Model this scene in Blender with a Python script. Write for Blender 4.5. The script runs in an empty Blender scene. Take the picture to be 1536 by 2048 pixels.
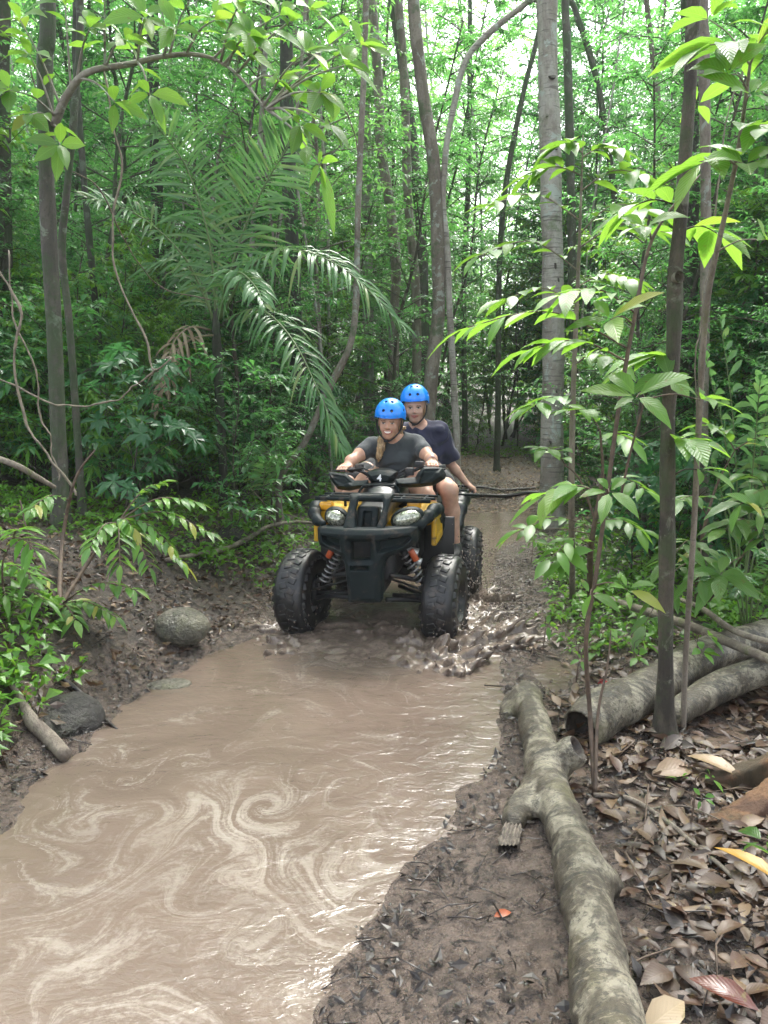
import bpy, math, random, os
import numpy as np
from mathutils import Vector, Matrix
R = math.radians
rng = np.random.default_rng(7); random.seed(7)
scene = bpy.context.scene
# ------------------------------------------------------------------ camera
CAMH = 1.5; FPX = 1550.0; PITCH = R(8.9); W0, H0 = 1536.0, 2048.0
cam_d = bpy.data.cameras.new("camera"); cam = bpy.data.objects.new("camera", cam_d)
scene.collection.objects.link(cam); scene.camera = cam
cam.location = (0, 0, CAMH); cam.rotation_euler = (math.pi/2 - PITCH, 0, 0)
cam_d.sensor_fit = 'VERTICAL'; cam_d.sensor_height = 36; cam_d.lens = 36*FPX/H0
cam_d.clip_start = 0.05; cam_d.clip_end = 2000
# ------------------------------------------------------------------ world + sun
world = bpy.data.worlds.new("World"); scene.world = world; world.use_nodes = True
wn = world.node_tree; wn.nodes.clear()
sky = wn.nodes.new('ShaderNodeTexSky'); sky.sky_type = 'NISHITA'; sky.sun_disc = False
SUN_EL, SUN_AZ = 58, 15
sky.sun_elevation = R(SUN_EL); sky.sun_rotation = R(SUN_AZ); sky.air_density = 1.0; sky.dust_density = 4.0
bw = wn.nodes.new('ShaderNodeRGBToBW'); mixs = wn.nodes.new('ShaderNodeMix'); mixs.data_type = 'RGBA'
mixs.inputs[0].default_value = 0.72
bgn = wn.nodes.new('ShaderNodeBackground'); bgn.inputs[1].default_value = 0.15
wo = wn.nodes.new('ShaderNodeOutputWorld')
wn.links.new(sky.outputs[0], bw.inputs[0]); wn.links.new(sky.outputs[0], mixs.inputs[6]); wn.links.new(bw.outputs[0], mixs.inputs[7])
wn.links.new(mixs.outputs[2], bgn.inputs[0]); wn.links.new(bgn.outputs[0], wo.inputs[0])
sun_d = bpy.data.lights.new("sun", 'SUN'); sun_d.energy = 1.5; sun_d.angle = R(25); sun_d.color = (1, .96, .9)
sun = bpy.data.objects.new("sun", sun_d); scene.collection.objects.link(sun)
az = R(SUN_AZ); el = R(SUN_EL)
sdir = Vector((math.sin(az)*math.cos(el), math.cos(az)*math.cos(el), math.sin(el)))
sun.rotation_euler = sdir.to_track_quat('Z', 'Y').to_euler(); sun.location = (0, 0, 30)
scene.view_settings.view_transform = 'Standard'; scene.view_settings.look = 'None'
scene.view_settings.exposure = 2.78; scene.view_settings.gamma = 1
cy = scene.cycles
cy.max_bounces = 8; cy.diffuse_bounces = 6; cy.glossy_bounces = 3; cy.transmission_bounces = 4; cy.transparent_max_bounces = 6
cy.use_adaptive_sampling = True; cy.adaptive_threshold = 0.012; cy.caustics_reflective = False; cy.caustics_refractive = False
try:
    cy.use_denoising = True; cy.denoiser = 'OPENIMAGEDENOISE'
except Exception: pass

# ------------------------------------------------------------------ maths helpers
def ray(px, py):
    x = (px-W0/2)/FPX; y = -(py-H0/2)/FPX
    c, s = math.cos(PITCH), math.sin(PITCH)
    return np.array([x, c + y*s, -s + y*c])
def at(px, py, Y):            # world point on the vertical plane at distance Y
    r = ray(px, py); t = Y/r[1]
    return np.array([r[0]*t, Y, CAMH + r[2]*t])
def onz(px, py, z=0.0):
    r = ray(px, py); t = (z-CAMH)/r[2]
    return np.array([r[0]*t, r[1]*t, z])
def sstep(a, b, x):
    t = np.clip((x-a)/(b-a), 0, 1); return t*t*(3-2*t)
_perm = np.random.default_rng(3).random(4096)
def _h3(i, j, k): return _perm[(i*73 + j*1571 + k*3119 + (i*j & 255)*7 + (j*k & 127)*13) & 4095]
def noise3(x, y, z):
    xi = np.floor(x).astype(np.int64); yi = np.floor(y).astype(np.int64); zi = np.floor(z).astype(np.int64)
    u = x-xi; v = y-yi; w = z-zi
    u = u*u*(3-2*u); v = v*v*(3-2*v); w = w*w*(3-2*w)
    r = 0
    for a in (0, 1):
        for b in (0, 1):
            for c in (0, 1):
                r = r + _h3(xi+a, yi+b, zi+c)*(u if a else 1-u)*(v if b else 1-v)*(w if c else 1-w)
    return r*2-1
def noise2(x, y): return noise3(x, y, np.zeros_like(x)+.5)
def fbm2(x, y, o=4, g=.5):
    r = 0; a = 1; s = 0
    for k in range(o):
        r = r + a*noise2(x*2**k+17.3*k, y*2**k+5.1*k); s += a; a *= g
    return r/s
def polysd(x, y, P):
    P = np.asarray(P, float); d = np.full(x.shape, 1e9); s = np.ones(x.shape)
    n = len(P); j = n-1
    for i in range(n):
        ex, ey = P[j]-P[i]; wx = x-P[i, 0]; wy = y-P[i, 1]
        t = np.clip((wx*ex+wy*ey)/(ex*ex+ey*ey+1e-12), 0, 1)
        d = np.minimum(d, (wx-ex*t)**2+(wy-ey*t)**2)
        c1 = y >= P[i, 1]; c2 = y < P[j, 1]; c3 = ex*wy > ey*wx
        s = np.where((c1 & c2 & c3) | (~c1 & ~c2 & ~c3), -s, s)
        j = i
    return s*np.sqrt(d)
def smooth_path(pts, n):
    pts = np.asarray(pts, float); m = len(pts)
    if m == 2: return pts[0]+(pts[1]-pts[0])*np.linspace(0, 1, n)[:, None]
    T = np.linspace(0, m-1, n); out = []
    for t in T:
        i = min(int(t), m-2); f = t-i
        p0 = pts[max(i-1, 0)]; p1 = pts[i]; p2 = pts[i+1]; p3 = pts[min(i+2, m-1)]
        out.append(.5*((2*p1)+(-p0+p2)*f+(2*p0-5*p1+4*p2-p3)*f*f+(-p0+3*p1-3*p2+p3)*f**3))
    return np.array(out)
def nrm(v):
    v = np.asarray(v, float); return v/np.maximum(np.linalg.norm(v, axis=-1, keepdims=True), 1e-9)

# ------------------------------------------------------------------ mesh helpers
COL = scene.collection
class MB:
    def __init__(s): s.v = []; s.f = []; s.n = 0; s.uv = []; s.mi = []
    def add(s, v, f, uv=None, mi=0):
        v = np.asarray(v, float).reshape(-1, 3); s.v.append(v)
        for q in f:
            q = np.asarray(q, np.int64); s.f.append(q+s.n); s.mi.append(np.full(len(q), mi, np.int32))
        s.uv.append(np.zeros((len(v), 2)) if uv is None else uv)
        s.n += len(v)
    def tube(s, pts, rad, seg=8, n=None, cap=True, mi=0, squash=None):
        pts = np.asarray(pts, float); rad = np.asarray(rad, float)
        if rad.ndim == 0: rad = np.full(len(pts), float(rad))
        if n:
            tt = np.linspace(0, 1, len(rad)); rad = np.interp(np.linspace(0, 1, n), tt, rad); pts = smooth_path(pts, n)
        T = nrm(np.gradient(pts, axis=0)); m = len(pts)
        u = np.cross(T[0], [0, 0, 1.]);
        if np.linalg.norm(u) < .1: u = np.cross(T[0], [0, 1., 0])
        u = nrm(u); V = []; a = np.arange(seg)*2*np.pi/seg
        for i in range(m):
            u = nrm(u-T[i]*np.dot(u, T[i])); w = np.cross(T[i], u)
            V.append(pts[i]+rad[i]*(np.cos(a)[:, None]*u+np.sin(a)[:, None]*w*(squash or 1)))
        V = np.concatenate(V); i = np.arange(m-1)[:, None]*seg; j = np.arange(seg)[None]; k = (j+1) % seg
        q = np.stack([i+j, i+k, i+seg+k, i+seg+j], -1).reshape(-1, 4)
        uv = np.stack([np.tile(a/6.28, m), np.repeat(np.linspace(0, 1, m), seg)], 1)
        if cap:
            V = np.concatenate([V, [pts[0], pts[-1]]]); uv = np.concatenate([uv, [[0, 0], [0, 1]]])
            jj = np.arange(seg); kk = (jj+1) % seg
            t0 = np.stack([jj*0+m*seg, kk, jj], 1); t1 = np.stack([jj*0+m*seg+1, (m-1)*seg+jj, (m-1)*seg+kk], 1)
            s.add(V, [q, t0, t1], uv, mi)
        else: s.add(V, [q], uv, mi)
        return s
    def box(s, c, size, rot=None, mi=0):
        c = np.asarray(c, float); h = np.asarray(size, float)/2
        v = np.array([[x, y, z] for x in (-1, 1) for y in (-1, 1) for z in (-1, 1)])*h
        if rot is not None: v = v @ np.array(rot).T
        f = np.array([[0, 1, 3, 2], [4, 6, 7, 5], [0, 4, 5, 1], [2, 3, 7, 6], [0, 2, 6, 4], [1, 5, 7, 3]])
        s.add(v+c, [f], None, mi); return s
    def lathe(s, prof, axis_o, ax, seg=32, mi=0, closed=False):   # prof (r, h) along axis ax
        ax = nrm(ax); u = np.cross(ax, [0, 0, 1.])
        if np.linalg.norm(u) < .1: u = np.cross(ax, [0, 1., 0])
        u = nrm(u); w = np.cross(ax, u); a = np.arange(seg)*2*np.pi/seg; V = []
        for r, h in prof: V.append(np.asarray(axis_o)+ax*h+r*(np.cos(a)[:, None]*u+np.sin(a)[:, None]*w))
        m = len(prof); V = np.concatenate(V); mm = m if closed else m-1
        i = np.arange(mm)[:, None]; j = np.arange(seg)[None]; k = (j+1) % seg; i2 = (i+1) % m
        q = np.stack([i*seg+j, i*seg+k, i2*seg+k, i2*seg+j], -1).reshape(-1, 4)
        s.add(V, [q], None, mi); return s
    def mesh(s, name, mats, smooth=True):
        me = bpy.data.meshes.new(name)
        V = np.concatenate(s.v); UV = np.concatenate(s.uv)
        loops = np.concatenate([q.ravel() for q in s.f]); sizes = np.concatenate([np.full(len(q), q.shape[1] if q.ndim > 1 else 0) for q in s.f])
        me.vertices.add(len(V)); me.vertices.foreach_set('co', V.astype(np.float32).ravel())
        me.loops.add(len(loops)); me.loops.foreach_set('vertex_index', loops.astype(np.int32))
        me.polygons.add(len(sizes)); st = np.concatenate([[0], np.cumsum(sizes)[:-1]]).astype(np.int32)
        me.polygons.foreach_set('loop_start', st)
        me.polygons.foreach_set('material_index', np.concatenate(s.mi))
        me.polygons.foreach_set('use_smooth', np.full(len(sizes), smooth))
        uvl = me.uv_layers.new(name='UVMap'); uvl.data.foreach_set('uv', UV[loops].astype(np.float32).ravel())
        for m in (mats if isinstance(mats, (list, tuple)) else [mats]): me.materials.append(m)
        me.update(calc_edges=True); me.validate()
        return me
    def obj(s, name, mats, parent=None, smooth=True): return link(name, s.mesh(name, mats, smooth), parent)
def link(name, me, parent=None):
    o = bpy.data.objects.new(name, me); COL.objects.link(o)
    if parent is not None: o.parent = parent
    return o
def tag(o, label=None, cat=None, group=None, kind=None):
    if label: o['label'] = label
    if cat: o['category'] = cat
    if group: o['group'] = group
    if kind: o['kind'] = kind
    return o
def empty(name, loc=(0, 0, 0), label=None, cat=None, group=None, rot=(0, 0, 0)):
    o = bpy.data.objects.new(name, None); COL.objects.link(o); o.location = tuple(float(a) for a in loc); o.rotation_euler = rot
    o.empty_display_size = .1
    return tag(o, label, cat, group)
def bevelmod(o, w=.004, seg=2):
    m = o.modifiers.new('b', 'BEVEL'); m.width = w; m.segments = seg; m.limit_method = 'ANGLE'; return o

# ------------------------------------------------------------------ SDF mesher (surface nets)
def surf(sdf, lo, hi, h, margin=0.0):
    lo = np.asarray(lo, float); hi = np.asarray(hi, float); B = 8
    n = (np.ceil((hi-lo)/(h*B)).astype(int))*B
    nb = n//B
    bc = [lo[a]+(np.arange(nb[a])+.5)*B*h for a in range(3)]
    C = np.stack(np.meshgrid(*bc, indexing='ij'), -1).reshape(-1, 3)
    dc = sdf(C); act = np.abs(dc) < B*h*1.0+margin
    val = np.repeat(np.repeat(np.repeat(np.sign(dc).reshape(nb), B, 0), B, 1), B, 2).astype(np.float32)
    bi = np.argwhere(act.reshape(nb)); off = np.stack(np.meshgrid(*[np.arange(B)]*3, indexing='ij'), -1).reshape(-1, 3)
    idx = (bi[:, None]*B+off[None]).reshape(-1, 3)
    out = np.empty(len(idx), np.float32)
    for c in range(0, len(idx), 400000):
        out[c:c+400000] = sdf(lo+idx[c:c+400000]*h)
    val[idx[:, 0], idx[:, 1], idx[:, 2]] = out
    ins = val < 0
    s = sum(ins[a:n[0]-1+a, b:n[1]-1+b, c:n[2]-1+c].astype(np.int8) for a in (0, 1) for b in (0, 1) for c in (0, 1))
    cells = np.argwhere((s > 0) & (s < 8)); cid = np.full(n-1, -1, np.int64); cid[cells[:, 0], cells[:, 1], cells[:, 2]] = np.arange(len(cells))
    acc = np.zeros((len(cells), 3)); cnt = np.zeros(len(cells))
    for ax in range(3):
        o1, o2 = [a for a in range(3) if a != ax]
        for a in (0, 1):
            for b in (0, 1):
                p = cells.copy(); p[:, o1] += a; p[:, o2] += b; q = p.copy(); q[:, ax] += 1
                v0 = val[p[:, 0], p[:, 1], p[:, 2]]; v1 = val[q[:, 0], q[:, 1], q[:, 2]]
                m = (v0 < 0) != (v1 < 0); t = v0/np.where(m, v0-v1, 1)
                pt = p.astype(float); pt[:, ax] += t; acc[m] += pt[m]; cnt[m] += 1
    V = lo+(acc/cnt[:, None])*h
    F = []
    for ax in range(3):
        o1, o2 = [(1, 2), (2, 0), (0, 1)][ax]
        sl0 = [slice(1, n[a]-1) for a in range(3)]; sl0[ax] = slice(0, n[ax]-1); sl1 = list(sl0); sl1[ax] = slice(1, n[ax])
        a_ = ins[tuple(sl0)]; b_ = ins[tuple(sl1)]
        for sg, mm in ((0, a_ & ~b_), (1, ~a_ & b_)):
            e = np.argwhere(mm)
            if not len(e): continue
            e = e+np.array([0 if k == ax else 1 for k in range(3)])
            def cc(d1, d2):
                r = e.copy(); r[:, o1] += d1; r[:, o2] += d2
                r = np.minimum(r, np.array(cid.shape)-1)
                return cid[r[:, 0], r[:, 1], r[:, 2]]
            q = np.stack([cc(-1, -1), cc(0, -1), cc(0, 0), cc(-1, 0)], 1)
            if sg: q = q[:, ::-1]
            F.append(q[(q >= 0).all(1)])
    return V, (np.concatenate(F) if F else np.zeros((0, 4), int))
def cone(p, a, b, r1, r2):
    a = np.asarray(a, float); b = np.asarray(b, float); ba = b-a; t = np.clip(((p-a)@ba)/(ba@ba+1e-12), 0, 1)
    return np.linalg.norm(p-a-t[:, None]*ba, axis=1)-(r1+(r2-r1)*t)
def ell(p, c, r, Rm=None):
    q = p-np.asarray(c, float)
    if Rm is not None: q = q@Rm
    r = np.asarray(r, float); k0 = np.linalg.norm(q/r, axis=1); k1 = np.linalg.norm(q/(r*r), axis=1)
    return k0*(k0-1)/np.maximum(k1, 1e-6)
def rbox(p, c, s, r=0.0, Rm=None):
    q = p-np.asarray(c, float)
    if Rm is not None: q = q@Rm
    q = np.abs(q)-np.asarray(s, float)/2+r
    return np.linalg.norm(np.maximum(q, 0), axis=1)+np.minimum(q.max(1), 0)-r
def smin(a, b, k):
    h = np.maximum(k-np.abs(a-b), 0)/k; return np.minimum(a, b)-h*h*k*.25
def smax(a, b, k): return -smin(-a, -b, k)
def rx(a): return np.array(Matrix.Rotation(a, 3, 'X'))
def ry(a): return np.array(Matrix.Rotation(a, 3, 'Y'))
def rz(a): return np.array(Matrix.Rotation(a, 3, 'Z'))
def sdfobj(name, sdf, lo, hi, h, mats, parent=None, paint=None, margin=0.0, offset=(0, 0, 0), relax=0):
    V, F = surf(sdf, lo, hi, h, margin)
    b = MB(); b.add(V-np.asarray(offset), [F]); me = b.mesh(name, mats)
    if paint is not None:
        c = V[F].mean(1); me.polygons.foreach_set('material_index', paint(c).astype(np.int32)); me.update()
    return link(name, me, parent)

# ------------------------------------------------------------------ materials
class NT:
    def __init__(s, name):
        s.m = bpy.data.materials.new(name); s.m.use_nodes = True; s.t = s.m.node_tree; s.t.nodes.clear()
        s.out = s.t.nodes.new('ShaderNodeOutputMaterial')
    def n(s, typ, ins=None, **kw):
        nd = s.t.nodes.new('ShaderNode'+typ)
        for k, v in kw.items(): setattr(nd, k, v)
        if ins:
            for k, v in ins.items(): s.set(nd, k, v)
        return nd
    def set(s, nd, k, v):
        i = nd.inputs[k]
        if isinstance(v, bpy.types.NodeSocket): s.t.links.new(v, i)
        elif isinstance(v, (tuple, list)) and len(v) == 3 and i.type == 'RGBA': i.default_value = (*v, 1)
        else: i.default_value = v
    def pos(s): return s.n('TexCoord').outputs['Object']
    def noise(s, vec, scale, detail=4, rough=.55, dist=0.0, out='Fac'):
        return s.n('TexNoise', {'Vector': vec, 'Scale': scale, 'Detail': detail, 'Roughness': rough, 'Distortion': dist}).outputs[out]
    def ramp(s, fac, stops, interp='LINEAR'):
        r = s.n('ValToRGB', {'Fac': fac}); cr = r.color_ramp; cr.interpolation = interp
        while len(cr.elements) < len(stops): cr.elements.new(.5)
        for e, (p, c) in zip(cr.elements, stops): e.position = p; e.color = (*c, 1) if len(c) == 3 else c
        return r.outputs[0]
    def step(s, fac, a, b): return s.n('MapRange', {'Value': fac, 'From Min': a, 'From Max': b}, interpolation_type='SMOOTHSTEP').outputs[0]
    def mix(s, f, a, b, bt='MIX'):
        m = s.n('Mix', data_type='RGBA', blend_type=bt); s.set(m, 0, f); s.set(m, 6, a); s.set(m, 7, b); return m.outputs[2]
    def math(s, op, a, b=0.0):
        m = s.n('Math', operation=op); s.set(m, 0, a); s.set(m, 1, b); return m.outputs[0]
    def scl(s, vec, v): 
        return s.n('Mapping', {'Vector': vec, 'Scale': v}).outputs[0]
    def bump(s, h, strength=.5, dist=.01, nrm_=None):
        b = s.n('Bump', {'Height': h, 'Strength': strength, 'Distance': dist})
        if nrm_ is not None: s.set(b, 'Normal', nrm_)
        return b.outputs[0]
    def bsdf(s, **kw):
        p = s.n('BsdfPrincipled'); mp = dict(color='Base Color', rough='Roughness', normal='Normal', metal='Metallic', spec='Specular IOR Level', coat='Coat Weight', coatr='Coat Roughness', sss='Subsurface Weight', trans='Transmission Weight', sheen='Sheen Weight', ior='IOR')
        for k, v in kw.items(): s.set(p, mp[k], v)
        s.t.links.new(p.outputs[0], s.out.inputs[0]); return p
def simple(name, col, rough=.5, metal=0.0, var=.12, vscale=12, bs=0.0, bscale=80, coat=0.0, dirt=None, spec=.5):
    t = NT(name); p = t.pos(); n = t.noise(p, vscale)
    c = t.mix(t.ramp(n, [(.35, (0, 0, 0)), (.65, (1, 1, 1))]), tuple(x*(1-var) for x in col), tuple(min(1, x*(1+var)) for x in col))
    if dirt:
        c = t.mix(t.math('MULTIPLY', t.step(t.noise(p, dirt[1], 7, .72), .53, .66), dirt[2]), c, dirt[0])
    kw = dict(color=c, rough=t.n('MapRange', {'Value': n, 'To Min': rough*.8, 'To Max': min(1, rough*1.25)}).outputs[0], metal=metal, coat=coat, spec=spec)
    if bs: kw['normal'] = t.bump(t.noise(p, bscale, 3), bs, .004)
    t.bsdf(**kw); return t.m
def leafmat(name, cols, trans=.4, rough=.38, tcol=None, veins=False, spec=.5, spots=True, va=.28, vb=.25):
    t = NT(name); g = t.n('NewGeometry'); rnd = g.outputs['Random Per Island']
    st = [(i/max(1, len(cols)-1), c) for i, c in enumerate(cols)]
    c = t.ramp(rnd, st)
    c = t.mix(t.math('MULTIPLY', t.step(t.noise(t.pos(), 2.3, 2), .4, .7), .45), c, tuple(x*.6 for x in cols[0]))
    kw = {}
    if veins:
        uv = t.n('TexCoord').outputs['UV']; sp = t.n('SeparateXYZ', {0: uv}); u = t.math('ABSOLUTE', t.math('SUBTRACT', sp.outputs[0], .5))
        mid = t.step(u, .035, .0); ph = t.math('ADD', t.math('MULTIPLY', sp.outputs[1], 62), t.math('MULTIPLY', u, -44))
        si = t.math('SINE', ph); ve = t.step(si, .75, 1.0)
        k = t.math('MAXIMUM', mid, t.math('MULTIPLY', ve, .45))
        c = t.mix(t.math('MULTIPLY', k, va), c, tuple(min(1, x*1.9+.03) for x in cols[-1]))
        if spots: c = t.mix(t.math('MULTIPLY', t.step(t.noise(t.pos(), 34, 4), .62, .68), .8), c, (.14, .10, .03))
        c = t.mix(t.math('MULTIPLY', t.step(rnd, .93, .95), .8), c, (.30, .27, .04)) if spots and trans > .2 else c
        kw['normal'] = t.bump(t.math('ADD', si, t.math('MULTIPLY', mid, -3)), vb, .004)
    p = t.bsdf(color=c, rough=rough, spec=spec, **kw)
    tr = t.n('BsdfTranslucent', {'Color': t.mix(1.0, c, tcol or (1.0, 1.0, .55), 'MULTIPLY') if False else t.mix(.6, c, tcol or (.30, .55, .05))})
    ms = t.n('MixShader', {0: trans, 1: p.outputs[0], 2: tr.outputs[0]})
    t.t.links.new(ms.outputs[0], t.out.inputs[0]); return t.m
def barkmat(name, base, patch, moss, ps=6.0, mossamt=.5, band=0.0, lichen=None, rough=.75):
    t = NT(name); p = t.pos(); q = t.scl(p, (1, 1, .35))
    n = t.noise(q, ps, 6, .65, .4); c = t.mix(t.step(n, .42, .6), base, patch)
    c = t.mix(t.math('MULTIPLY', t.step(t.noise(p, ps*6, 5, .7), .5, .7), .5), c, tuple(x*.4 for x in base))
    if lichen: c = t.mix(t.step(t.noise(p, ps*.9, 5, .7, .6), .56, .62), c, lichen)
    if mossamt: c = t.mix(t.math('MULTIPLY', t.step(t.noise(p, ps*.5, 6, .7), .62-mossamt*.25, .72-mossamt*.2), .8), c, moss)
    h = t.noise(t.scl(p, (1, 1, .25)), ps*9, 6, .7)
    if band:
        bn = t.noise(t.scl(p, (.6, .6, 9)), 5, 3, .6); c = t.mix(t.math('MULTIPLY', t.step(bn, .58, .66), band), c, tuple(x*.35 for x in base))
        h = t.math('ADD', h, t.math('MULTIPLY', bn, .8))
    t.bsdf(color=c, rough=rough, normal=t.bump(h, .7, .02)); return t.m
M = {}
M['leaf_bg'] = leafmat('leaf_mid', [(.036, .125, .042), (.055, .18, .05), (.045, .15, .058), (.10, .25, .045)], .52, .30, (.22, .60, .12))
M['leaf_dark'] = leafmat('leaf_dark', [(.032, .105, .045), (.048, .145, .055), (.042, .125, .062)], .48, .24, (.16, .48, .12))
M['leaf_bright'] = leafmat('leaf_bright', [(.06, .17, .02), (.09, .24, .025), (.14, .30, .03)], .45, .38)
M['leaf_far'] = leafmat('leaf_far', [(.055, .17, .05), (.09, .25, .055), (.15, .33, .07)], .6, .42, (.32, .70, .14))
M['leaf_big'] = leafmat('leaf_broad', [(.055, .16, .025), (.09, .24, .03), (.12, .29, .035), (.20, .33, .04)], .52, .36, (.34, .62, .06), veins=True)
M['leaf_bigdark'] = leafmat('leaf_broad_dark', [(.04, .11, .02), (.06, .16, .025), (.10, .2, .03)], .42, .33, veins=True)
M['leaf_pinnate'] = leafmat('leaf_pinnate', [(.045, .13, .03), (.07, .19, .03), (.10, .25, .03), (.2, .33, .04)], .35, .3, veins=True)
M['leaf_palm'] = leafmat('leaf_palm', [(.06, .16, .06), (.09, .21, .08), (.13, .26, .11), (.20, .24, .08)], .45, .25, (.25, .5, .12))
M['leaf_dead'] = leafmat('leaf_dead', [(.20, .15, .09), (.30, .24, .16), (.12, .075, .045)], .2, .7, (.4, .25, .1))
M['litter'] = leafmat('leaf_litter', [(.015, .009, .007), (.05, .024, .014), (.09, .048, .024), (.035, .014, .009), (.14, .085, .045), (.022, .013, .010), (.075, .030, .013), (.028, .016, .011), (.20, .13, .07)], .08, .45, (.3, .15, .05), veins=True, spots=True, va=.12, vb=.08)
M['litter_pale'] = leafmat('leaf_litter_pale', [(.10, .06, .035), (.28, .19, .11), (.40, .29, .18), (.16, .09, .05)], .1, .6, (.3, .2, .1))
M['bark_dark'] = barkmat('bark_dark', (.05, .045, .035), (.09, .08, .062), (.035, .06, .02), 7, .8, lichen=(.15, .18, .13))
M['bark_moss'] = barkmat('bark_moss', (.025, .024, .018), (.045, .042, .03), (.022, .038, .014), 7, .7, lichen=(.07, .09, .06))
M['bark_brown'] = barkmat('bark_brown', (.13, .105, .082), (.22, .19, .155), (.06, .09, .035), 8, .35, lichen=(.25, .27, .23))
M['bark_pale'] = barkmat('bark_pale', (.24, .21, .18), (.36, .34, .30), (.10, .14, .06), 5, .3, .75, lichen=(.36, .39, .35))
M['bark_sapling'] = barkmat('bark_sapling', (.035, .028, .02), (.085, .068, .048), (.045, .06, .022), 9, .6, lichen=(.14, .14, .10))
t = NT('bark_log'); p = t.pos(); q = t.scl(p, (1, .7, 1))
c = t.mix(t.step(t.noise(q, 7, 6, .65, .5), .44, .60), (.062, .050, .032), (.25, .225, .165))
c = t.mix(t.math('MULTIPLY', t.step(t.noise(t.scl(p, (1.2, 5, 1.2)), 4, 5, .65, .5), .52, .62), .85), c, (.035, .032, .024))
c = t.mix(t.math('MULTIPLY', t.step(t.noise(p, 3.2, 5, .6), .54, .66), .6), c, (.125, .115, .05))
c = t.mix(t.math('MULTIPLY', t.step(t.noise(t.scl(p, (1, 2.5, 1)), 26, 5, .7, 1), .56, .62), .75), c, (.22, .19, .13))
c = t.mix(t.math('MULTIPLY', t.step(t.noise(p, 48, 6, .8), .50, .60), .75), c, (.028, .024, .017))
hb_ = t.math('ADD', t.noise(t.scl(p, (1, 3, 1)), 22, 6, .7), t.math('MULTIPLY', t.noise(p, 90, 4, .7), .5))
t.bsdf(color=c, rough=t.n('MapRange', {'Value': t.noise(p, 9, 3), 'From Min': .35, 'From Max': .65, 'To Min': .28, 'To Max': .7}).outputs[0], normal=t.bump(hb_, .8, .012)); M['bark_log'] = t.m
M['twig'] = simple('twig_brown', (.09, .06, .04), .7, var=.4, vscale=30, bs=.4)
M['twig_dark'] = simple('twig_wet', (.018, .013, .011), .28, var=.4, vscale=30)
M['vine'] = simple('vine_pale', (.17, .14, .10), .7, var=.35, vscale=25, bs=.5)
M['rot'] = simple('rotten_wood', (.035, .025, .018), .6, var=.5, vscale=40, bs=.8)
M['root'] = barkmat('bark_orange', (.085, .042, .022), (.20, .105, .05), (.03, .028, .014), 7, .8)

# ------------------------------------------------------------------ terrain + water
WP = [(-500, 2500), (-420, 1800), (-60, 1700), (20, 1660), (60, 1570), (150, 1500), (250, 1410), (350, 1345), (440, 1300), (545, 1262), (560, 1230), (600, 1180),
      (720, 1120), (850, 1080), (900, 1040), (925, 1000), (1000, 990), (1080, 1005), (1090, 1040), (1060, 1075), (1000, 1095), (990, 1150), (985, 1210), (1000, 1290),
      (1015, 1340), (1003, 1440), (1000, 1500), (960, 1570), (925, 1610), (870, 1690), (800, 1770), (715, 1860), (670, 1940), (640, 2048), (600, 2500)]
WPOLY = np.array([onz(a, b)[:2] for a, b in WP])
PUD = [[(1180, 1600), (1260, 1560), (1350, 1590), (1440, 1600), (1400, 1660), (1250, 1650)],
       [(1370, 1470), (1420, 1435), (1500, 1450), (1540, 1500), (1420, 1500)],
       [(1040, 1330), (1100, 1310), (1180, 1330), (1140, 1400), (1080, 1390)],
       [(1100, 1480), (1160, 1500), (1200, 1560), (1130, 1560)]]
PPOLY = [np.array([onz(a, b)[:2] for a, b in q]) for q in PUD]
def pathx(y): return np.interp(y, [0, 5, 8, 10.5, 13, 16, 20, 26, 40], [-.2, .0, .9, 1.45, 1.75, 2.0, 1.3, -1.0, -8])
def terrain(x, y):
    x = np.asarray(x, float); y = np.asarray(y, float)
    sd = polysd(x, y, WPOLY)+.07*fbm2(x*4, y*4, 3)+.045*fbm2(x*13, y*13, 3)
    for q in PPOLY: sd = np.minimum(sd, polysd(x, y, q)+.035+.05*fbm2(x*9, y*9, 3))
    z = np.where(sd < 0, np.maximum(sd*.35, -.10), sd*.10)
    z = np.minimum(z, .05)
    cx = pathx(y); dl = np.maximum(cx-x-.9-.12*np.clip(3-y, 0, 3), 0); dr = np.maximum(x-cx-1.1, 0)
    bank = .34*sstep(.25, 1.25, dl+.12*fbm2(x*2, y*2, 3))*sstep(9, 5, y)+.10*np.minimum(dl, 6)*sstep(1, 5, y)+.05*np.minimum(dl, 8)
    z = z+np.where(sd > 0, 1, 0)*bank*sstep(0, .3, sd)
    z = z+np.where(sd > 0, 1, 0)*sstep(0, .4, sd)*.035*np.minimum(dr, 8)
    z = z+.028*np.clip(y-9, 0, 60)+.25*sstep(.2, 1, sd)*np.where(y > 9, 1, 0)*0
    out = sstep(-.05, .25, sd)
    z = z+out*(.018*fbm2(x*5+3, y*5, 4)+.011*fbm2(x*19, y*19+9, 3))
    onm = out*sstep(1.8, .4, np.abs(x-cx))*sstep(9, 6, y)
    z = z+onm*.014*np.abs(fbm2(x*24, y*24, 2))-onm*.012*np.abs(fbm2(x*7+5, y*7, 3))
    return z
def G(px, py, dz=0.0):            # where the ray through a pixel meets the terrain
    r = ray(px, py); t0 = .6
    T = np.linspace(.6, 45, 1800); P = np.array([0, 0, CAMH])+T[:, None]*r
    d = P[:, 2]-terrain(P[:, 0], P[:, 1])-dz; k = np.argmax(d < 0)
    if not (d < 0).any(): return P[-1]
    a = d[k-1]/(d[k-1]-d[k]); return P[k-1]+(P[k]-P[k-1])*a
def onground(x, y, dz=0.0): return np.array([x, y, float(terrain(np.array([x]), np.array([y]))[0])+dz])
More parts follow.
